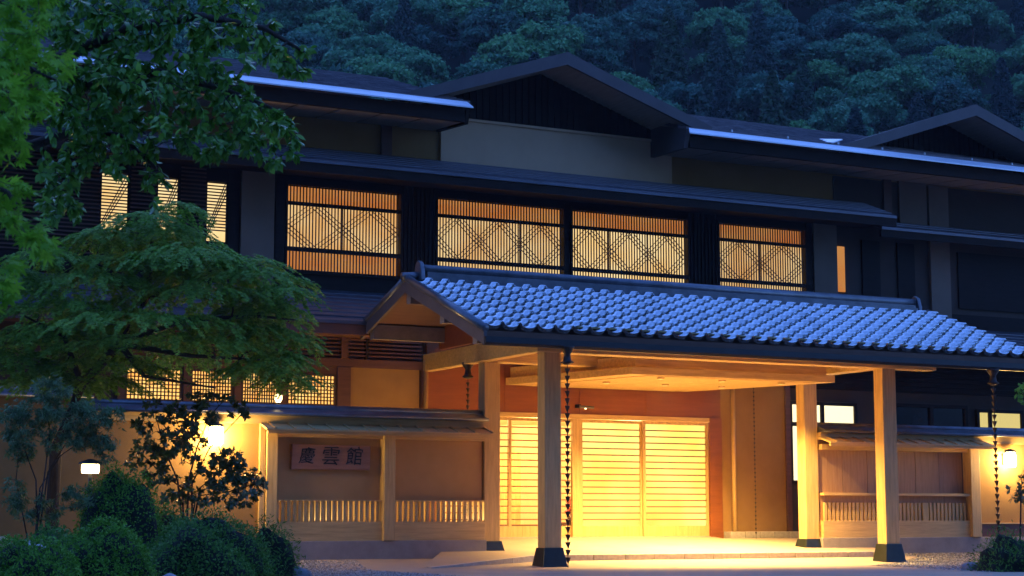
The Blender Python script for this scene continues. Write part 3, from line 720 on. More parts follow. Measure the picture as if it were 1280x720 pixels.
# small security camera over the door
scam = thing('security_camera', 'small dark security camera with a tiny light above the sliding doors', 'camera', (19.6, 35.2, 3.48))
box('mount', 'black_metal', scam, 19.58, 19.66, 35.16, 35.3, 3.44, 3.52)
MB().tube([(19.60, 35.12, 3.46), (19.95, 35.08, 3.45)], .035, 10).build('camera_body', 'grey_metal', scam)
MB().lathe([(.018, 0), (.018, .02)], (19.72, 35.05, 3.405), 8).build('status_light', 'lantern_glow', scam)

# ------------------------------------------------------------------ boundary walls
def awning(w, x0, x1):
    a = MB().hexa([(x0, 31.98, 2.60), (x1, 31.98, 2.60), (x1, 32.47, 2.74), (x0, 32.47, 2.74), (x0, 31.98, 2.635), (x1, 31.98, 2.635), (x1, 32.47, 2.775), (x0, 32.47, 2.775)]).build('awning', 'pale_wood_h', w)
    k = x0 + .18
    bmsh = MB().hexa([(-.02, 31.975, 2.634), (.02, 31.975, 2.634), (.02, 32.46, 2.774), (-.02, 32.46, 2.774), (-.02, 31.975, 2.662), (.02, 31.975, 2.662), (.02, 32.46, 2.802), (-.02, 32.46, 2.802)]).mesh('batten', 'pale_wood_v')
    while k < x1 - .05:
        link('batten', bmsh, a, (k, 0, 0)); k += .385
    box('awning_rail', 'pale_wood_h', a, x0 + .03, x1 - .03, 32.02, 32.08, 2.55, 2.60)
def cap(w, x0, x1, z):
    c = MB().prism([(x0, 32.26, z - .15), (x0, 32.24, z - .11), (x0, 32.50, z - .015), (x0, 32.60, z - .0), (x0, 32.70, z - .015), (x0, 32.98, z - .11), (x0, 32.96, z - .15)], (x1 - x0, 0, 0)).build('wall_cap', 'tile_dark', w)
    MB().tube([(x0 - .03, 32.62, z + .01), (x1 + .03, 32.62, z + .01)], .075, 10).build('cap_roll', 'tile_dark', c, True)
    MB().tube([(x0 - .02, 32.27, z - .13), (x1 + .02, 32.27, z - .13)], .035, 8).build('cap_roll', 'tile_dark', c, True)
lw = thing('garden_wall', 'tile capped garden wall with signboard bay and low slatted opening', 'wall', (11, 32.6, 0))
wb = lambda nm, mt, *a, **k: box(nm, mt, lw, *a, **k)
cap(lw, 7.80, 15.86, 3.06); cap(lw, 1.0, 7.78, 3.27)
wb('plaster', 'plaster_ochre', 1.0, 7.70, 32.45, 32.78, .0, 3.12)
wb('plaster', 'plaster_ochre', 7.70, 11.16, 32.46, 32.77, .0, 2.90)
wb('top_plate', 'pale_wood_h', 7.72, 15.90, 32.40, 32.78, 2.74, 2.905)
wb('end_board', 'pale_wood_v', 11.06, 11.16, 32.38, 32.74, .45, 2.735)
wb('plaster', 'plaster_brown', 11.17, 15.88, 32.56, 32.72, 1.27, 2.735)
wb('rail', 'pale_wood_h', 11.17, 15.88, 32.44, 32.60, 1.27, 1.295)
wb('header', 'pale_wood_h', 11.17, 15.88, 32.42, 32.60, 2.50, 2.62)
wb('sill_board', 'pale_wood_h', 11.17, 15.88, 32.42, 32.70, .49, .87, bevel=.008)
wb('stone_base', 'concrete', 1.0, 15.9, 32.38, 32.80, -.1, .50, bevel=.01)
for a, b in ((11.18, 11.40), (13.62, 13.86)): wb('post', 'pale_wood_v', a, b, 32.33, 32.60, .50, 2.60, bevel=.008)
slm = MB().box(-.033, .033, -.03, .03, .87, 1.27).mesh('slat', 'pale_wood_v')
for a, b in ((11.40, 13.62), (13.86, 15.88)):
    n = int((b - a) / .116)
    for k in range(n): link('slat', slm, lw, (a + (b - a) * (k + .5) / n, 32.52, 0))
awning(lw, 11.05, 15.90)
rw = thing('garden_wall', 'tile capped garden wall with boarded notice bay under a thin awning', 'wall', (29, 32.6, 0))
wb = lambda nm, mt, *a, **k: box(nm, mt, rw, *a, **k)
cap(rw, 24.35, 36.0, 3.02)
wb('plaster', 'plaster_ochre', 28.92, 36.0, 32.46, 32.77, .80, 2.86)
wb('skirting', 'brown_wood', 28.92, 36.0, 32.43, 32.75, .50, .80)
wb('skirting_rail', 'pale_wood_h', 28.92, 36.0, 32.40, 32.75, .80, .83)
wb('top_plate', 'pale_wood_h', 24.32, 36.0, 32.40, 32.78, 2.70, 2.865)
for k in range(6):
    xa = 24.36 + k * .705
    wb('panel_board', 'board_wood', xa + .004, xa + .70, 32.60 + (k % 2) * .006, 32.70, 1.45, 2.70)
wb('header', 'pale_wood_h', 24.36, 28.62, 32.42, 32.62, 2.48, 2.60)
wb('rail', 'pale_wood_h', 24.36, 28.62, 32.38, 32.66, 1.45, 1.51)
wb('plaster', 'board_wood', 24.36, 28.62, 32.545, 32.70, .87, 1.45)
wb('sill_board', 'pale_wood_h', 24.36, 28.90, 32.42, 32.70, .49, .88, bevel=.008)
wb('stone_base', 'concrete', 24.3, 36.0, 32.38, 32.80, -.1, .50, bevel=.01)
wb('post', 'pale_wood_v', 28.62, 28.90, 32.33, 32.62, .50, 2.60, bevel=.008)
wb('post', 'pale_wood_v', 27.25, 27.42, 32.46, 32.56, .885, 1.29)
slm2 = MB().box(-.036, .036, -.03, .03, .88, 1.29).mesh('slat', 'pale_wood_v')
n = 37
for k in range(n):
    xx = 24.42 + (28.58 - 24.42) * (k + .5) / n
    if not 27.2 < xx < 27.47: link('slat', slm2, rw, (xx, 32.51, 0))
awning(rw, 24.28, 29.10)

# signboard
sg = thing('signboard', 'long red-brown wooden signboard with three brushed black characters', 'signboard', (12.55, 32.5, 1.87))
MB().prism([(11.72, 32.555, 1.88), (13.36, 32.555, 1.88), (13.38, 32.555, 2.36), (11.73, 32.555, 2.37)], (0, -.10, 0)).build('board', 'sign_board', sg, bevel=.012)
dg = bpy.context.evaluated_depsgraph_get()
for ch, cx, sc, wob in (('慶', 12.03, .34, .03), ('雲', 12.52, .40, -.02), ('館', 13.02, .38, .02)):
    cu = bpy.data.curves.new('character', 'FONT'); cu.body = ch; cu.size = sc; cu.extrude = .004; cu.offset = -.001; cu.shear = .10
    cu.align_x = 'CENTER'; cu.align_y = 'CENTER'
    t = bpy.data.objects.new('character', cu); COL.objects.link(t); dg.update()
    me = bpy.data.meshes.new_from_object(t.evaluated_get(dg)); bpy.data.objects.remove(t)
    me.materials.clear(); me.materials.append(M['ink'])
    for v in me.vertices:                              # brushed wobble
        v.co.x += .006 * math.sin(v.co.y * 60 + cx) + wob * v.co.y * .5; v.co.y *= 1.0 + .05 * math.sin(v.co.x * 20)
    o = bpy.data.objects.new('character', me); COL.objects.link(o)
    o.location = (cx, 32.449, 2.125); o.rotation_euler = (math.pi / 2, 0, 0); adopt(o, sg)

# ------------------------------------------------------------------ lamps
def wall_lamp(x, z, label, e):
    t = thing('wall_lantern', label, 'lantern', (x, 32.44, z))
    box('back_plate', 'black_metal', t, x - .07, x + .07, 32.42, 32.47, z - .12, z + .14)
    box('arm', 'black_metal', t, x - .02, x + .02, 32.30, 32.42, z + .19, z + .22)
    MB().lathe([(.10, -.18), (.13, -.13), (.135, .05), (.11, .16)], (x, 32.25, z), 12).build('lamp_shade', 'lamp_glow', t, True)
    MB().lathe([(.16, .165), (.13, .21), (.03, .25)], (x, 32.25, z), 12).build('cap', 'black_metal', t)
    lamp('lantern_light', 'POINT', (x, 32.02, z), e, (1, .60, .18), t, shadow_soft_size=.12)
wall_lamp(10.14, 2.49, 'glowing wall lantern behind the dark leafy shrub on garden wall', 26)
wall_lamp(29.78, 2.33, 'glowing wall lantern on garden wall beside hanging rain chain', 26)
p = onY(113, 586, 27.2)
gl = thing('garden_lantern', 'small glowing garden lantern on a post above clipped shrub', 'lantern', (p[0], p[1], 0))
MB().tube([(p[0], p[1], 0), (p[0], p[1], p[2] - .08)], .03, 8).build('post', 'black_metal', gl)
MB().lathe([(.13, -.07), (.14, -.03), (.14, .05), (.13, .07)], p, 12).build('lamp_shade', 'lantern_glow', gl)
MB().lathe([(.19, .071), (.17, .10), (.04, .15)], p, 12).build('cap', 'black_metal', gl)
lamp('lantern_light', 'POINT', (p[0], p[1], p[2] - .16), 9, (1, .74, .32), gl, shadow_soft_size=.08)
p = onY(348, 498, 32.9)
sl_ = thing('spot_lamp', 'tiny white glowing lamp on the tile cap of garden wall', 'lamp', (p[0], p[1], 3.0))
MB().tube([(p[0], p[1], 2.95), (p[0], p[1], p[2] - .05)], .02, 6).build('stem', 'black_metal', sl_)
MB().lathe([(.04, -.08), (.075, -.02), (.075, .05), (.04, .09)], p, 10).build('bulb', 'lantern_glow', sl_, True)
# low courtyard lamps whose light shows between the slats
for q in ((11.9, 33.9), (15.4, 33.6)):
    c = thing('path_lamp', 'low path lamp glowing in the court behind the slatted opening', 'lamp', (*q, .14), 'low lamps behind the slats')
    MB().tube([(*q, .1), (*q, .45)], .03, 8).build('post', 'black_metal', c)
    MB().lathe([(.09, 0), (.10, .16), (.06, .20)], (*q, .45), 10).build('lamp_shade', 'lantern_glow', c)
    lamp('path_light', 'POINT', (q[0], q[1] - .25, .72), 45, (1, .66, .24), c, shadow_soft_size=.1)

# ------------------------------------------------------------------ rain chains
cup = MB().lathe([(.012, -.075), (.022, -.05), (.05, .02), (.052, .03)], (0, 0, 0), 8).mesh('cup', 'copper_dark', True)
def chain(x, y, ztop, zbot, label, sp=.138, sc=1.0, funnel=True):
    t = thing('rain_chain', label, 'rain chain', (x, y, zbot))
    if funnel:
        MB().lathe([(.05, -.30), (.13, -.26), (.075, -.22), (.06, -.10), (.13, .0), (.14, .04)], (x, y, ztop), 10).build('funnel', 'copper_dark', t, True)
    MB().tube([(x, y, zbot), (x, y, ztop)], .009 * sc, 5).build('rod', 'copper_dark', t)
    z = ztop - .40
    while z > zbot + .05:
        o = link('cup', cup, None, (x, y, z)); o.scale = (sc, sc, sc); adopt(o, t); o.rotation_euler = (rnd.uniform(-.06, .06), rnd.uniform(-.06, .06), 0); z -= sp
    return t
q = onY(709, 440, YEF - .02); chain(q[0], YEF - .02, 4.05, .05, 'cup rain chain hanging in front of the porch pillar near signboard')
q = onY(1241, 465, YEF - .02); chain(q[0], YEF - .02, 4.02, .03, 'cup rain chain hanging in front of the boarded notice wall')
q = onY(585, 460, 33.2); chain(q[0], 33.2, 4.13, .3, 'rain chain with bronze funnel behind the signboard wall', .12, .8)
q = onY(942, 490, 34.6); chain(q[0], 34.6, 4.4, .45, 'thin rain chain hanging before the ochre plaster beside sliding doors', .10, .45)

# ------------------------------------------------------------------ leaves and plants
def frames(nrm, dirs):
    d = dirs / (np.linalg.norm(dirs, axis=1, keepdims=True) + 1e-9)
    s = np.cross(d, nrm); s /= (np.linalg.norm(s, axis=1, keepdims=True) + 1e-9)
    return d, s, np.cross(s, d)
T_OVAL = (np.array([(0, 0, 0), (-.22, .35, .03), (.22, .35, .03), (-.20, .65, .02), (.20, .65, .02), (0, 1, -.08)]), [(0, 2, 1), (1, 2, 4), (1, 4, 3), (3, 4, 5)])
T_DIA = (np.array([(0, 0, 0), (-.3, .5, .0), (.3, .5, .0), (0, 1, -.05)]), [(0, 2, 1), (1, 2, 3)])
T_NARROW = (np.array([(0, 0, 0), (-.13, .45, .02), (.13, .45, .02), (0, 1, -.12)]), [(0, 2, 1), (1, 2, 3)])
def star(angs, lens, w):
    v = [(0, 0, 0)]; f = []
    for a, l in zip(angs, lens):
        a = math.radians(a); d = np.array((math.sin(a), math.cos(a))); s = np.array((d[1], -d[0]))
        b = len(v)
        p1, p2, p3 = d * l * .42 - s * w * l, d * l * .42 + s * w * l, d * l
        v += [(p1[0], p1[1], .01), (p2[0], p2[1], .01), (p3[0], p3[1], -.06 * l)]
        f += [(0, b, b + 1), (b, b + 2, b + 1)]
    return np.array(v, float), f
T_STAR = star((0, 38, -38, 78, -78, 120, -120), (1, .9, .9, .7, .7, .4, .4), .13)
T_STAR3 = star((0, 48, -48, 95, -95), (1, .85, .85, .55, .55), .17)
def leaf_mesh(name, P, D, N, size, T, mat):
    tv, tf = T; d, s, nn = frames(N, D); size = np.broadcast_to(np.asarray(size, float), (len(P),))
    V = P[:, None, :] + size[:, None, None] * (tv[None, :, 0:1] * s[:, None, :] + tv[None, :, 1:2] * d[:, None, :] + tv[None, :, 2:3] * nn[:, None, :])
    F = np.asarray(tf)[None] + (np.arange(len(P)) * len(tv))[:, None, None]
    return arrays_mesh(name, V.reshape(-1, 3), F.reshape(-1, 3), mat)
def unit(n):
    v = rng.normal(size=(n, 3)); return v / np.linalg.norm(v, axis=1, keepdims=True)

def grow(mb, nodes_, targets, r_tip, droop=.0, wig=.12):
    """twigs from the nearest skeleton node to each target; nodes_ = list of (pos, radius)"""
    pos = [np.asarray(p, float) for p, r in nodes_]; rad = [r for p, r in nodes_]; ends = []
    A = np.array(pos); order = np.argsort([np.min(np.linalg.norm(A - t, axis=1)) for t in targets])
    for i in order:
        t = targets[i]; d = np.linalg.norm(np.array(pos) - t, axis=1); j = int(np.argmin(d)); p0 = pos[j]; L = d[j]
        if L < 1e-3: continue
        mid1 = p0 + (t - p0) * .35 + np.array([0, 0, droop * L]) + rng.normal(size=3) * wig * L * .4
        mid2 = p0 + (t - p0) * .70 + np.array([0, 0, droop * L * .8]) + rng.normal(size=3) * wig * L * .3
        r0 = max(min(rad[j] * .6, r_tip * 3), r_tip)
        mb.tube([p0, mid1, mid2, t], [r0, r0 * .75, (r0 * .5 + r_tip) / 2 * .9, r_tip * .6], 4, False)
        pos += [mid1, mid2, t]; rad += [r0 * .7, r0 * .5, r_tip]; ends.append((mid1, mid2, t))
    return ends

# --- foreground broadleaf branch, top left
def in_poly(pts, poly):
    x, y = pts[:, 0], pts[:, 1]; r = np.zeros(len(pts), bool); n = len(poly)
    for i in range(n):
        (x0, y0), (x1, y1) = poly[i], poly[(i + 1) % n]
        c = ((y0 > y) != (y1 > y)) & (x < (x1 - x0) * (y - y0) / (y1 - y0 + 1e-12) + x0); r ^= c
    return r
def sample_poly(poly, n):
    poly = np.array(poly, float); lo, hi = poly.min(0), poly.max(0); out = np.zeros((0, 2))
    while len(out) < n:
        q = lo + (hi - lo) * rng.random((n * 2, 2)); out = np.vstack([out, q[in_poly(q, poly)]])
    return out[:n]
t1 = thing('broadleaf_tree', 'broadleaf tree with dark drooping oval leaves overhanging the wing roof', 'tree', at(-190, 900, 10.5) * (1, 1, 0))
tr = MB(); base = at(-190, 900, 10.5); base[2] = 0
trunk = [base, at(-180, 500, 10.5), at(-150, 250, 10.4), at(-90, 60, 10.3), at(-20, -120, 10.2)]
tr.tube(trunk, [.16, .13, .11, .09, .06], 9)
limbs = [[(-150, 250, 10.4), (-40, 140, 10.2), (70, 75, 10.0), (160, 35, 9.9), (250, 20, 9.8), (330, 35, 9.7), (375, 62, 9.6)],
         [(-140, 280, 10.4), (0, 150, 10.1), (110, 105, 10.0), (200, 90, 9.9), (280, 112, 9.8), (340, 135, 9.7)],
         [(-150, 300, 10.4), (-10, 200, 10.3), (90, 165, 10.2), (150, 170, 10.1), (195, 210, 10.0)],
         [(-90, 60, 10.3), (30, -10, 10.3), (150, -30, 10.2), (260, -25, 10.0)]]
nd = []
for lb in limbs:
    pts = [at(*q) for q in lb]; rr = np.linspace(.05, .010, len(pts)); tr.tube(pts, rr, 6)
    for a in range(len(pts) - 1):
        for u in (0, .33, .66): nd.append((pts[a] * (1 - u) + pts[a + 1] * u, rr[a]))
regs = [([(40, -40), (300, -40), (345, 18), (390, 60), (397, 95), (370, 95), (330, 80), (270, 95), (60, 130)], 330),
        ([(70, 80), (280, 88), (340, 120), (378, 165), (372, 200), (338, 214), (310, 195), (255, 200), (215, 175), (130, 190), (60, 150)], 290),
        ([(60, 130), (180, 160), (212, 200), (205, 262), (178, 262), (160, 225), (120, 215), (70, 205)], 55),
        ([(50, 190), (110, 200), (105, 275), (70, 290), (50, 250)], 40)]
T_ = []
for poly, n_ in regs:
    for x, y in sample_poly(poly, n_): T_.append(at(x, y, 9.9 + rng.normal() * .35))
ends = grow(tr, nd, T_, .0035, .10)
tr.build('trunk', 'bark', t1, True)
P_, D_, N_ = [], [], []
for m1, m2, e in ends:
    for k in range(15):
        u = rnd.random(); p = (m2 * (1 - u) + e * u) if k > 2 else (m1 * (1 - u) + m2 * u)
        d = (e - m1) / (np.linalg.norm(e - m1) + 1e-6) * .5 + rng.normal(size=3) * .55 + np.array([0, 0, -.55])
        P_.append(p); D_.append(d); N_.append(rng.normal(size=3) * .6 + np.array([0, -.3, .9]))
P_, D_, N_ = map(np.array, (P_, D_, N_))
link('crown', leaf_mesh('crown', P_, D_, N_, .046 + .030 * rng.random(len(P_)), T_OVAL, 'leaf_cherry'), t1)

# --- foreground maple at the left edge
t2 = thing('maple_tree', 'bright green maple sprays with star shaped leaves close at the edge', 'tree', at(-420, 1100, 6.0) * (1, 1, 0))
tr = MB(); base = at(-420, 1100, 6.0); base[2] = 0
tr.tube([base, at(-380, 700, 6), at(-330, 300, 6), at(-260, 0, 6), at(-200, -200, 6)], [.10, .085, .07, .05, .03], 8)
limbs = [[(-290, 130, 6), (-150, 30, 5.9), (-40, -10, 5.8), (60, 20, 5.7)], [(-310, 200, 6), (-150, 90, 5.9), (-30, 60, 5.8), (70, 100, 5.7)],
         [(-320, 250, 6), (-160, 160, 5.9), (-40, 130, 5.9), (40, 150, 5.8)], [(-330, 330, 6), (-180, 240, 6), (-60, 215, 5.9), (10, 240, 5.8), (50, 310, 5.8)]]
nd = []
for lb in limbs:
    pts = [at(*q) for q in lb]; rr = np.linspace(.022, .004, len(pts)); tr.tube(pts, rr, 5)
    for a in range(len(pts) - 1):
        for u in (0, .25, .5, .75): nd.append((pts[a] * (1 - u) + pts[a + 1] * u, rr[a]))
regs = [([(-60, -30), (68, -20), (75, 14), (45, 30), (65, 50), (40, 60), (-60, 70)], 60), ([(-60, 60), (50, 58), (105, 100), (80, 100), (30, 90), (75, 130), (50, 155), (-60, 150)], 65),
        ([(-60, 130), (35, 150), (20, 200), (-60, 210)], 30), ([(-60, 205), (25, 225), (70, 330), (50, 328), (10, 270), (-60, 260)], 38), ([(-60, 300), (10, 320), (25, 390), (10, 390), (-60, 360)], 18)]
T_ = []
for poly, n_ in regs:
    for x, y in sample_poly(poly, n_): T_.append(at(x, y, 5.8 + rng.normal() * .25))
ends = grow(tr, nd, T_, .0015, .05)
tr.build('trunk', 'bark', t2, True)
P_, D_, N_ = [], [], []
for m1, m2, e in ends:
    for k in range(7):
        u = rnd.random(); p = m2 * (1 - u) + e * u if k else e
        d = (e - m1) / (np.linalg.norm(e - m1) + 1e-6) * .6 + right * .5 + rng.normal(size=3) * .45 + np.array([0, 0, -.35])
        P_.append(p + rng.normal(size=3) * .015); D_.append(d); N_.append(rng.normal(size=3) * .45 + np.array([0, 0, 1.]))
P_, D_, N_ = map(np.array, (P_, D_, N_))
link('crown', leaf_mesh('crown', P_, D_, N_, .038 + .018 * rng.random(len(P_)), T_STAR, 'leaf_momiji'), t2)

# --- layered garden maple before the wing
t3 = thing('maple_tree', 'wide garden maple with layered feathery foliage in front of the wing', 'tree', at(62, 690, 29) * (1, 1, 0))
tr = MB(); base = at(62, 690, 29); base[2] = 0
stem = [base, at(70, 560, 29), at(102, 480, 29), at(150, 430, 29), at(185, 370, 29), at(190, 300, 29)]
tr.tube(stem, [.12, .10, .09, .08, .06, .03], 8)
limbs = [[(102, 480, 29), (80, 420, 28.6), (30, 395, 28.4)], [(150, 430, 29), (230, 400, 28.6), (320, 395, 28.4), (370, 400, 28.4)], [(150, 430, 29), (240, 445, 28.5), (330, 450, 28.4)],
         [(185, 370, 29), (260, 350, 28.8), (330, 330, 28.8)], [(185, 370, 29), (120, 330, 29), (50, 320, 29)], [(150, 430, 29), (180, 470, 28.6), (270, 485, 28.5)]]
nd = []
for lb in limbs + [[(70, 560, 29), (102, 480, 29), (150, 430, 29), (185, 370, 29), (190, 300, 29)]]:
    pts = [at(*q) for q in lb]; rr = np.linspace(.06, .014, len(pts))
    if len(lb) < 5: tr.tube(pts, rr, 6)
    for a in range(len(pts) - 1):
        for u in (0, .33, .66): nd.append((pts[a] * (1 - u) + pts[a + 1] * u, rr[a]))
pads = [(185, 272, 45, 10), (190, 290, 85, 20), (130, 295, 45, 14), (222, 258, 24, 7), (300, 325, 52, 9), (235, 320, 80, 20), (315, 345, 70, 14), (250, 368, 110, 18), (345, 362, 40, 10),
        (330, 388, 62, 18), (120, 352, 80, 18), (95, 385, 95, 18), (180, 405, 140, 20), (345, 418, 48, 18), (60, 420, 75, 22), (210, 432, 150, 18), (345, 448, 48, 14), (320, 462, 50, 9),
        (20, 345, 40, 18), (20, 450, 45, 24), (130, 455, 80, 16), (215, 300, 40, 22), (60, 320, 50, 14), (360, 470, 30, 10), (255, 340, 60, 16), (300, 410, 70, 18), (160, 330, 70, 20), (60, 472, 60, 16), (130, 474, 40, 9)]
T_ = []; P_ = []; D_ = []; N_ = []
ppm = FPX / 28.8
for (x, y, rx, ry) in pads:
    c = at(x, y, 28.7 + rng.normal() * .35); R_ = rx / ppm; H_ = ry / ppm
    for k in range(max(3, int(rx / 9))):
        a = rng.random() * 6.28; r = math.sqrt(rng.random()) * .8
        T_.append(c + (right * math.cos(a) + fh * math.sin(a) * .8) * R_ * r + np.array([0, 0, -.3 * H_]))
    # flat sprays: fine twigs with leaves to both sides that tip outward and down at the rim
    for k in range(int(rx * ry * .085) + 20):
        a = rng.random() * 6.28; r = math.sqrt(rng.random())
        out_ = right * math.cos(a) + fh * math.sin(a)
        p = c + out_ * R_ * r + np.array([0, 0, H_ * (.55 * (1 - r ** 2) - .55 * r ** 3 + rng.normal() * .12)])
        tip = out_ + rng.normal(size=3) * (.45, .45, .12) + np.array([0, 0, -.15 - .25 * r]); tip /= np.linalg.norm(tip)
        side = np.cross(tip, (0, 0, 1.0)); side /= np.linalg.norm(side)
        Ls = rng.uniform(.22, .48)
        for j in range(12):
            for sd_ in (-1, 1):
                u = (j + rng.random()) / 12
                q = p + tip * Ls * u + np.array([0, 0, -.10 * u * u]) + side * sd_ * rng.random() * .06 * (1 - .6 * u)
                P_.append(q); D_.append(tip * .8 + side * sd_ * rng.uniform(.2, 1.0) + np.array([0, 0, -.35]) + rng.normal(size=3) * .2)
                N_.append(np.array([0, 0, 1.]) + rng.normal(size=3) * .30 + out_ * .25)
grow(tr, nd, T_, .006, .05)
tr.build('trunk', 'bark', t3, True)
P_, D_, N_ = map(np.array, (P_, D_, N_))
link('crown', leaf_mesh('crown', P_, D_, N_, .040 + .026 * rng.random(len(P_)), T_STAR3, 'leaf_maple'), t3)

# --- shrubs with open stems
def open_shrub(name, label, cat, bpx, depth, clusters, stems, matl, T, size, nleaf, whorl=True, leafdir=.2, rad=.02, dens=1.0):
    b = at(bpx, 660, depth); b[2] = ground_z(b[1])
    t = thing(name, label, cat, b); mb = MB(); nd = []
    for s in stems:
        pts = [b + rng.normal(size=3) * (.06, .06, 0)] + [at(x, y, depth + rng.normal() * .15) for x, y in s]
        rr = np.linspace(rad, rad * .35, len(pts)); mb.tube(pts, rr, 6)
        for a in range(1, len(pts) - 1):
            for u in (0, .5): nd.append((pts[a] * (1 - u) + pts[a + 1] * u, rr[a]))
        nd.append((pts[-1], rr[-1]))
    T_ = []
    for (x, y, rx, ry, n_) in clusters:
        for k in range(int(n_ * dens)):
            a = rng.random() * 6.28; r = math.sqrt(rng.random())
            T_.append(at(x + rx * r * math.cos(a), y + ry * r * math.sin(a), depth + rng.normal() * rx / FPX * depth * .5))
    ends = grow(mb, nd, T_, rad * .18, .05)
    mb.build('stem', 'bark', t, True)
    P_, D_, N_ = [], [], []
    for m1, m2, e in ends:
        ax = (e - m2) / (np.linalg.norm(e - m2) + 1e-6) + np.array([0, 0, .4]); ax /= np.linalg.norm(ax)
        for k in range(nleaf):
            v = rng.normal(size=3); v -= ax * (v @ ax); v /= np.linalg.norm(v)
            d = v + ax * rng.uniform(-.1, .8) + np.array([0, 0, -leafdir])
            P_.append(e - ax * rng.random() * size * (.6 if whorl else 2.5)); D_.append(d); N_.append(ax + rng.normal(size=3) * .3)
    P_, D_, N_ = map(np.array, (P_, D_, N_))
    link('crown', leaf_mesh('crown', P_, D_, N_, size * (.7 + .6 * rng.random(len(P_))), T, matl), t)
    return t
open_shrub('rhododendron_shrub', 'dark open shrub of whorled leaves silhouetted against lit plaster wall', 'shrub', 232, 28.6,
    [(205, 535, 40, 38, 60), (185, 575, 28, 25, 26), (245, 520, 28, 16, 20), (235, 560, 25, 20, 18), (285, 575, 22, 14, 22), (305, 592, 22, 14, 18), (262, 592, 30, 16, 20), (280, 620, 42, 16, 26), (215, 610, 30, 20, 22), (300, 512, 16, 10, 6), (262, 498, 30, 8, 12), (320, 610, 14, 14, 8)],
    [[(222, 600), (205, 560), (195, 520)], [(236, 600), (246, 560), (262, 520), (285, 495)], [(250, 610), (275, 590), (300, 575)], [(228, 610), (200, 590), (180, 570)], [(245, 620), (285, 615), (318, 605)], [(240, 605), (262, 560), (305, 515)]],
    'leaf_rhodo', T_OVAL, .082, 13, dens=1.9)
open_shrub('nandina_shrub', 'grey-green feathery shrub with thin bare stems beside garden lantern', 'shrub', 45, 25.5,
    [(65, 485, 28, 14, 22), (40, 515, 42, 18, 42), (95, 515, 42, 18, 40), (60, 545, 55, 16, 36), (115, 540, 28, 22, 28), (140, 520, 16, 16, 14), (20, 530, 25, 25, 22), (135, 560, 16, 20, 14), (25, 560, 20, 14, 12), (50, 640, 35, 16, 22), (100, 620, 28, 16, 16), (15, 620, 18, 25, 14)],
    [[(55, 600), (62, 545), (60, 500)], [(45, 600), (30, 560), (22, 520)], [(60, 590), (85, 550), (100, 510)], [(50, 610), (75, 570), (118, 540)], [(20, 600), (24, 560)]],
    'leaf_grey', T_NARROW, .078, 22, False, .35, .014, dens=1.8)
open_shrub('leafy_shrub', 'small leafy shrub standing against the lit wall beside rain chain', 'shrub', 1275, 33.0,
    [(1280, 600, 10, 12, 12), (1272, 616, 12, 12, 10), (1292, 616, 18, 22, 20), (1298, 588, 14, 18, 14)],
    [[(1276, 640), (1276, 615), (1278, 600)], [(1284, 630), (1292, 605), (1296, 585)]], 'leaf_rhodo', T_OVAL, .10, 6)
# leafy bough of a garden tree just inside the frame on the other side
t4 = thing('garden_tree', 'slender garden tree whose leafy tip reaches in beside rain chain', 'tree', at(1370, 690, 26) * (1, 1, 0))
tr = MB(); base = at(1370, 690, 26); base[2] = 0
tr.tube([base, at(1368, 560, 26), at(1360, 430, 26), at(1350, 330, 26)], [.09, .075, .05, .02], 8)
lp = [at(1362, 450, 26), at(1320, 480, 26), at(1280, 492, 26)]; tr.tube(lp, [.03, .02, .008], 6)
nd = [(q, .02) for q in lp] + [(at(1355, 380, 26), .03), (at(1362, 450, 26), .03)]
T_ = [at(x, y, 26 + rng.normal() * .2) for x, y in sample_poly([(1268, 485), (1300, 470), (1330, 480), (1320, 502), (1275, 500)], 24)] + [at(x, y, 26 + rng.normal() * .6) for x, y in sample_poly([(1330, 300), (1420, 300), (1440, 440), (1330, 470)], 90)]
ends = grow(tr, nd, T_, .004, .05); tr.build('trunk', 'bark', t4, True)
P_, D_, N_ = [], [], []
for m1, m2, e in ends:
    for k in range(12):
        P_.append(e + rng.normal(size=3) * .05); D_.append(rng.normal(size=3) + right * -.6); N_.append(rng.normal(size=3) * .5 + np.array([0, 0, 1.]))
P_, D_, N_ = map(np.array, (P_, D_, N_))
link('crown', leaf_mesh('crown', P_, D_, N_, .08 + .04 * rng.random(len(P_)), T_DIA, 'leaf_maple'), t4)

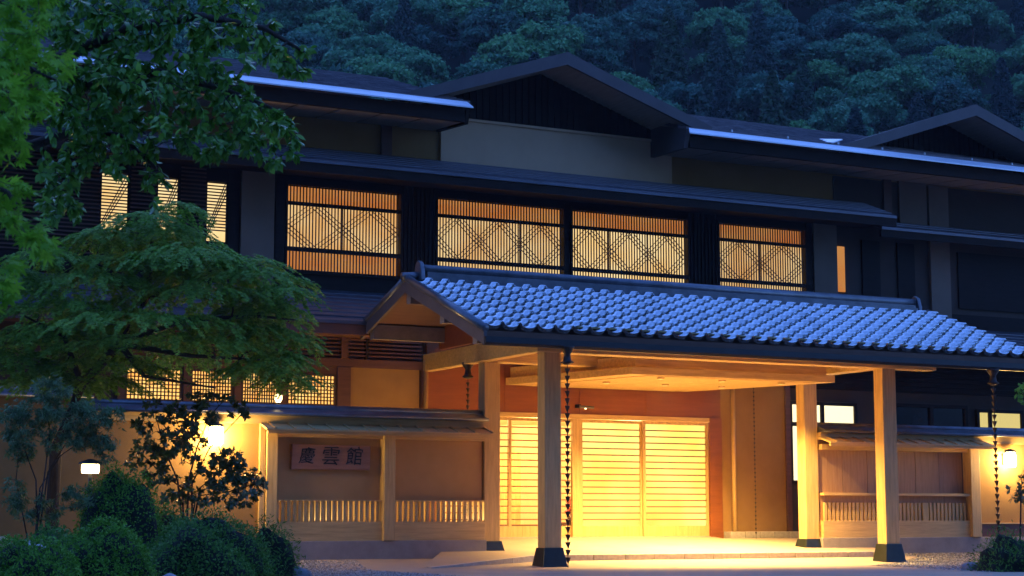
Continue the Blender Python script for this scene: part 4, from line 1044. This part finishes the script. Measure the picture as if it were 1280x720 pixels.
# --- clipped shrubs
def bush(label, x, depth, rpx, ytop, matl, size=.045, n_=5200, box_=0.0, T=T_DIA, lump=.07, name='clipped_shrub', group=None, ragged=.05):
    c = at(x, HZ, depth); R = rpx / FPX * depth; zt = EYE + (HZ - ytop) / FPX * depth
    c[2] = ground_z(c[1]); H = zt - c[2]
    t = thing(name, label, 'shrub', c, group)
    ph = rng.random(12) * 6.28
    def shape(u):                                   # unit directions, upper half dome with lumps
        lm = 1 + lump * (np.sin(u[:, 0] * 5 + ph[0]) * np.cos(u[:, 1] * 6 + ph[1]) + .7 * np.sin(u[:, 2] * 9 + ph[2] + u[:, 0] * 7) + .5 * np.sin(u[:, 1] * 13 + ph[3]))
        if box_: e = 2 + 4 * box_; k = (np.abs(u) ** e).sum(1) ** (-1 / e); lm = lm * k
        return lm
    uu = unit(n_); uu[:, 2] = np.abs(uu[:, 2]) * 1.0 - .12; uu /= np.linalg.norm(uu, axis=1, keepdims=True)
    sc = shape(uu); lift_ = 1 + rng.normal(size=n_) * ragged - .04
    S = np.array([R, R, H])
    P = c + uu * (sc * lift_)[:, None] * S
    nrm = uu / S; nrm /= np.linalg.norm(nrm, axis=1, keepdims=True)
    D = unit(n_) * .8 + nrm * .45 + np.array([0, 0, .15]); N = nrm + unit(n_) * .5
    link('crown', leaf_mesh('crown', P, D, N, size * (.7 + .7 * rng.random(n_)), T, matl), t)
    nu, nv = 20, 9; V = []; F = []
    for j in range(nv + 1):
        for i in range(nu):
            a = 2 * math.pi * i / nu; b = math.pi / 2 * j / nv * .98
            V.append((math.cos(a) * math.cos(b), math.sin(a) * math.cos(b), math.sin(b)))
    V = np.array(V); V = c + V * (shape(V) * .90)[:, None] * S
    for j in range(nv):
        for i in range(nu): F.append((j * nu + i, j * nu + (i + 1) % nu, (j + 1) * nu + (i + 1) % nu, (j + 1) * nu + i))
    link('dark_core', arrays_mesh('dark_core', V, F, 'inner_green', True), t)  # solid dark core added so the leaf shell is not see-through
    return t
bush('low rounded clipped shrub beside the flat stone, fresh green', 40, 15.5, 78, 671, 'leaf_azalea', .030, 12000, T=T_OVAL, ragged=.025)
bush('rounded clipped shrub, bright green, between low shrub and dark round shrub', 132, 17, 70, 652, 'leaf_azalea', .032, 12000, T=T_OVAL, ragged=.025)
bush('broad dark green round shrub beside the grey boulder', 256, 20, 90, 643, 'leaf_box', .038, 13000, T=T_OVAL, ragged=.03)
bush('tall boxy clipped shrub with lamp-lit top under garden lantern', 150, 26, 52, 592, 'leaf_azalea', .042, 9000, .35, T=T_OVAL, ragged=.03)
bush('small ragged dark shrub at the foot of signboard wall', 338, 27.5, 38, 656, 'leaf_box', .075, 2200, 0, T_NARROW, .1, ragged=.12)
bush('dim low shrub behind flat stone and thin bare stems', 70, 21, 62, 660, 'leaf_box', .05, 4200)
bush('dark shrub filling the gap behind boxy clipped shrub', 205, 27.5, 50, 640, 'leaf_box', .06, 4200, 0, T_OVAL, ragged=.1)
bush('low dark spreading shrub on gravel at the foot of lit wall', 1262, 31.5, 42, 668, 'leaf_box', .075, 2600, 0, T_NARROW, .12, ragged=.14)

# --- stones
def stone(label, x, y, depth, rx, ry, rz, seed):
    r_ = np.random.default_rng(seed); nu, nv = 18, 10; V = []; F = []
    c = at(x, y, depth); c[2] = ground_z(c[1]) + .02
    k = r_.normal(size=(5, 3)) * 2.2; ph = r_.random(5) * 6.28
    for j in range(nv + 1):
        for i in range(nu):
            a = 2 * math.pi * i / nu; b = -math.pi / 2 + math.pi * j / nv
            u = np.array([math.cos(a) * math.cos(b), math.sin(a) * math.cos(b), math.sin(b)])
            f = 1 + sum(.06 * math.sin(k[q] @ u + ph[q]) for q in range(5)); e = (np.abs(u) ** 3).sum() ** (-1 / 3)
            V.append(c + u * f * e * np.array([rx, ry, rz]))
    for j in range(nv):
        for i in range(nu): F.append((j * nu + i, j * nu + (i + 1) % nu, (j + 1) * nu + (i + 1) % nu, (j + 1) * nu + i))
    return tag(link('garden_stone', arrays_mesh('garden_stone', V, F, 'rock', True)), label, 'stone')
stone('flat bluish stone lying behind the low rounded shrub', 36, 690, 19, .38, .5, .60, 3)
stone('grey boulder between bright green shrub and dark round shrub', 216, 720, 16.5, .17, .2, .40, 5)
stone('small pale stone at the foot of ragged shrub', 372, 705, 27.5, .22, .2, .16, 8)
stone('small dark stone on the gravel under lit wall', 1215, 690, 32, .2, .15, .12, 9)
tag(MB().lathe([(.045, 0), (.05, .3), (.05, .72), (.03, .76)], at(5, HZ, 18) * (1, 1, 0), 9).build('wooden_stake', 'pale_wood_v'), 'short pale wooden stake standing beside the flat stone', 'stake')

# --- loose gravel
oct_v = np.array([(1, 0, 0), (-1, 0, 0), (0, 1, 0), (0, -1, 0), (0, 0, .7), (0, 0, -.7)], float)
oct_f = np.array([(0, 2, 4), (2, 1, 4), (1, 3, 4), (3, 0, 4), (2, 0, 5), (1, 2, 5), (3, 1, 5), (0, 3, 5)])
pts = []
for poly, n_ in (([(9, 24), (12.4, 25.5), (12.3, 30.0), (13.0, 32.2), (9, 32.2)], 9000), ([(21.5, 24), (22.4, 28.2), (26.1, 31.2), (26.1, 32.3), (33, 32.3), (33, 24)], 15000), ([(25.8, 32.8), (23.7, 34.8), (25.4, 34.8), (26, 34.2)], 600)):
    pts.append(sample_poly(poly, n_))
pts = np.vstack(pts); z = np.array([ground_z(y) for y in pts[:, 1]])
sz = .012 + .016 * rng.random(len(pts)); rot = rng.random(len(pts)) * 6.28
c_, s_ = np.cos(rot), np.sin(rot)
loc = oct_v[None] * sz[:, None, None] * (1 + .35 * rng.normal(size=(len(pts), 1, 3)).clip(-1, 1))
V = np.stack([loc[..., 0] * c_[:, None] - loc[..., 1] * s_[:, None], loc[..., 0] * s_[:, None] + loc[..., 1] * c_[:, None], loc[..., 2]], -1)
V += np.stack([pts[:, 0], pts[:, 1], z + .006], -1)[:, None, :]
F = oct_f[None] + (np.arange(len(pts)) * 6)[:, None, None]
gv = link('gravel', arrays_mesh('gravel', V.reshape(-1, 3), F.reshape(-1, 3), 'pebble')); gv['kind'] = 'stuff'
tag(gv, 'loose grey gravel strewn beside the driveway', 'gravel')

# ------------------------------------------------------------------ wooded hillside
U0, SL = 112.0, .72
def hill_z(u, v):
    return -1 + max(0, u - U0) * SL + 2 * math.sin(v * .045 + 1) * min(1, max(0, u - U0) / 40) + 1.5 * math.sin(u * .06 + v * .03) * min(1, max(0, u - U0) / 30)
us = np.arange(100, 421, 10); vs_ = np.arange(-260, 261, 10); V = []; F = []
for u in us:
    for v in vs_: V.append(fh * u + right * v + np.array([0, 0, hill_z(u, v)]))
for j in range(len(us) - 1):
    for i in range(len(vs_) - 1):
        a = j * len(vs_) + i; F.append((a, a + 1, a + len(vs_) + 1, a + len(vs_)))
structure(link('hill', arrays_mesh('hill', V, F, 'hill_soil', True)))
# unseen opposite slope, added behind the camera to block low sky light
us2 = np.arange(-330, -29, 10); vs2 = np.arange(-320, 321, 16); V = []; F = []
for u in us2:
    for v in vs2: V.append(fh * u + right * v + np.array([0, 0, -1.5 + max(0, -u - 34) * .85 + 4 * math.sin(v * .05 + u * .04) * min(1, max(0, -u - 34) / 40)]))
for j in range(len(us2) - 1):
    for i in range(len(vs2) - 1):
        a = j * len(vs2) + i; F.append((a, a + 1, a + len(vs2) + 1, a + len(vs2)))
structure(link('hill', arrays_mesh('hill', V, F, 'hill_soil', True)))
def crown_mesh(kind, seed):
    r_ = np.random.default_rng(seed); P, N = [], []
    if kind == 'round':
        blobs = []
        for k in range(78):
            d = r_.normal(size=3); d /= np.linalg.norm(d); d[2] = abs(d[2]) * 1.0 - .25
            blobs.append((np.array([0, 0, 6.0]) + d * np.array([3.6, 3.6, 3.6]) * r_.uniform(.45, 1.08), r_.uniform(.5, 1.15)))
        for c, R in blobs:
            n_ = int(190 * R); u = r_.normal(size=(n_, 3)); u /= np.linalg.norm(u, axis=1, keepdims=True)
            u[:, 2] = np.where(u[:, 2] < -.2, -u[:, 2], u[:, 2])
            P.append(c + u * R * np.array([1, 1, .7]) * (1 + r_.normal(size=(n_, 1)) * .22)); N.append(u + np.array([0, 0, .5]))
    elif kind == 'layered':
        for k in range(58):
            a = r_.random() * 6.28; rr = math.sqrt(r_.random()) * 4.2; zz = 5.2 + (1 - rr / 5.5) * 4.2 * r_.uniform(.6, 1.1)
            R = r_.uniform(.6, 1.4); n_ = int(170 * R); b = r_.random(n_) * 6.28; q = np.sqrt(r_.random(n_))
            P.append(np.stack([rr * math.cos(a) + R * q * np.cos(b), rr * math.sin(a) + R * q * np.sin(b), zz + .45 * (1 - q ** 2) + r_.normal(size=n_) * .20], -1))
            N.append(np.stack([q * np.cos(b) * .5, q * np.sin(b) * .5, np.ones(n_)], -1))
    else:
        for k in range(60):
            t = k / 60; zz = 1.8 + t * 12; R = (1 - t) ** .8 * 2.7 + .15; n_ = int(90 * R) + 20
            b = r_.random(n_) * 6.28; q = np.sqrt(r_.random(n_)) * (1 + .18 * np.sin(b * 5 + k))
            P.append(np.stack([R * q * np.cos(b), R * q * np.sin(b), zz - q * R * .30 + r_.normal(size=n_) * .12], -1)); N.append(np.stack([np.cos(b) * .7, np.sin(b) * .7, np.ones(n_)], -1))
    P = np.vstack(P); N = np.vstack(N); n_ = len(P)
    D = r_.normal(size=(n_, 3)); N = N + r_.normal(size=(n_, 3)) * .45
    V0 = leaf_mesh('crown', P, D, N, .22 + .20 * r_.random(n_), (np.array([(0, -.5, 0), (.45, -.1, .06), (.1, .55, 0), (-.45, .1, .06)]), [(0, 1, 2), (0, 2, 3)]), 'forest_a')
    return V0
trunk_me = MB().tube([(0, 0, -1.5), (.1, .05, 3), (-.1, .1, 6.5)], [.28, .22, .08], 6).mesh('trunk', 'bark', True)
kinds = []
for kd, mt, nn_, lab, g_ in (('round', 'forest_a', 3, 'round-crowned broadleaf tree in the dense wood covering the hillside', 'round-crowned trees on the hillside'),
                         ('layered', 'forest_b', 2, 'tree with flat layered foliage in the wood covering the hillside', 'layered trees on the hillside'),
                         ('conifer', 'forest_c', 2, 'dark pointed conifer rising among the broadleaf trees on the hillside', 'conifers on the hillside')):
    for s_i in range(nn_):
        me = crown_mesh(kd, 40 + s_i + 10 * len(kinds)); me.materials.clear(); me.materials.append(M[mt]); kinds.append((kd, me, lab, g_))
u = 136.0; row = 0
while u < 228:
    half = .30 * u + 10; v = -half + (row % 2) * 4.2 + rnd.uniform(-1, 1)
    while v < half:
        uu_, vv_ = u + rnd.uniform(-2.4, 2.4), v + rnd.uniform(-2.2, 2.2)
        kx = 640 + vv_ / uu_ * FPX
        con = rnd.random() < (.55 if (u < 158 and 900 < kx < 1300) else .05)
        pool = [k for k in kinds if (k[0] == 'conifer') == con]
        kd, me, lab, g_ = rnd.choice(pool)
        t = thing('conifer_tree' if con else 'forest_tree', lab, 'tree', fh * uu_ + right * vv_ + np.array([0, 0, hill_z(uu_, vv_) - .3]), g_)
        s_ = rnd.uniform(.70, 1.12) * (1.0 if not con else .95); a_ = rnd.uniform(0, 6.28)
        for nm, mm in (('crown', me), ('trunk', trunk_me)):
            o = bpy.data.objects.new(nm, mm); COL.objects.link(o); o.parent = t
        t.scale = (s_ * rnd.uniform(.9, 1.15), s_ * rnd.uniform(.9, 1.15), s_ * rnd.uniform(.85, 1.1)); t.rotation_euler = (0, 0, a_)
        v += rnd.uniform(5.0, 6.8)
    u += 5.0; row += 1

# ------------------------------------------------------------------ evening air
mat, nt, out = nodes('haze_air')
pv = nt.nodes.new('ShaderNodeVolumePrincipled'); pv.inputs['Density'].default_value = .00028
pv.inputs['Color'].default_value = (.80, .88, 1.0, 1); pv.inputs['Anisotropy'].default_value = 0.0
nt.links.new(pv.outputs[0], out.inputs['Volume'])
hb = MB().box(-560, 700, -420, 660, -3, 320).build('haze', 'haze_air'); hb['kind'] = 'stuff'
tag(hb, 'thin blue evening haze between the inn and the hillside', 'haze')
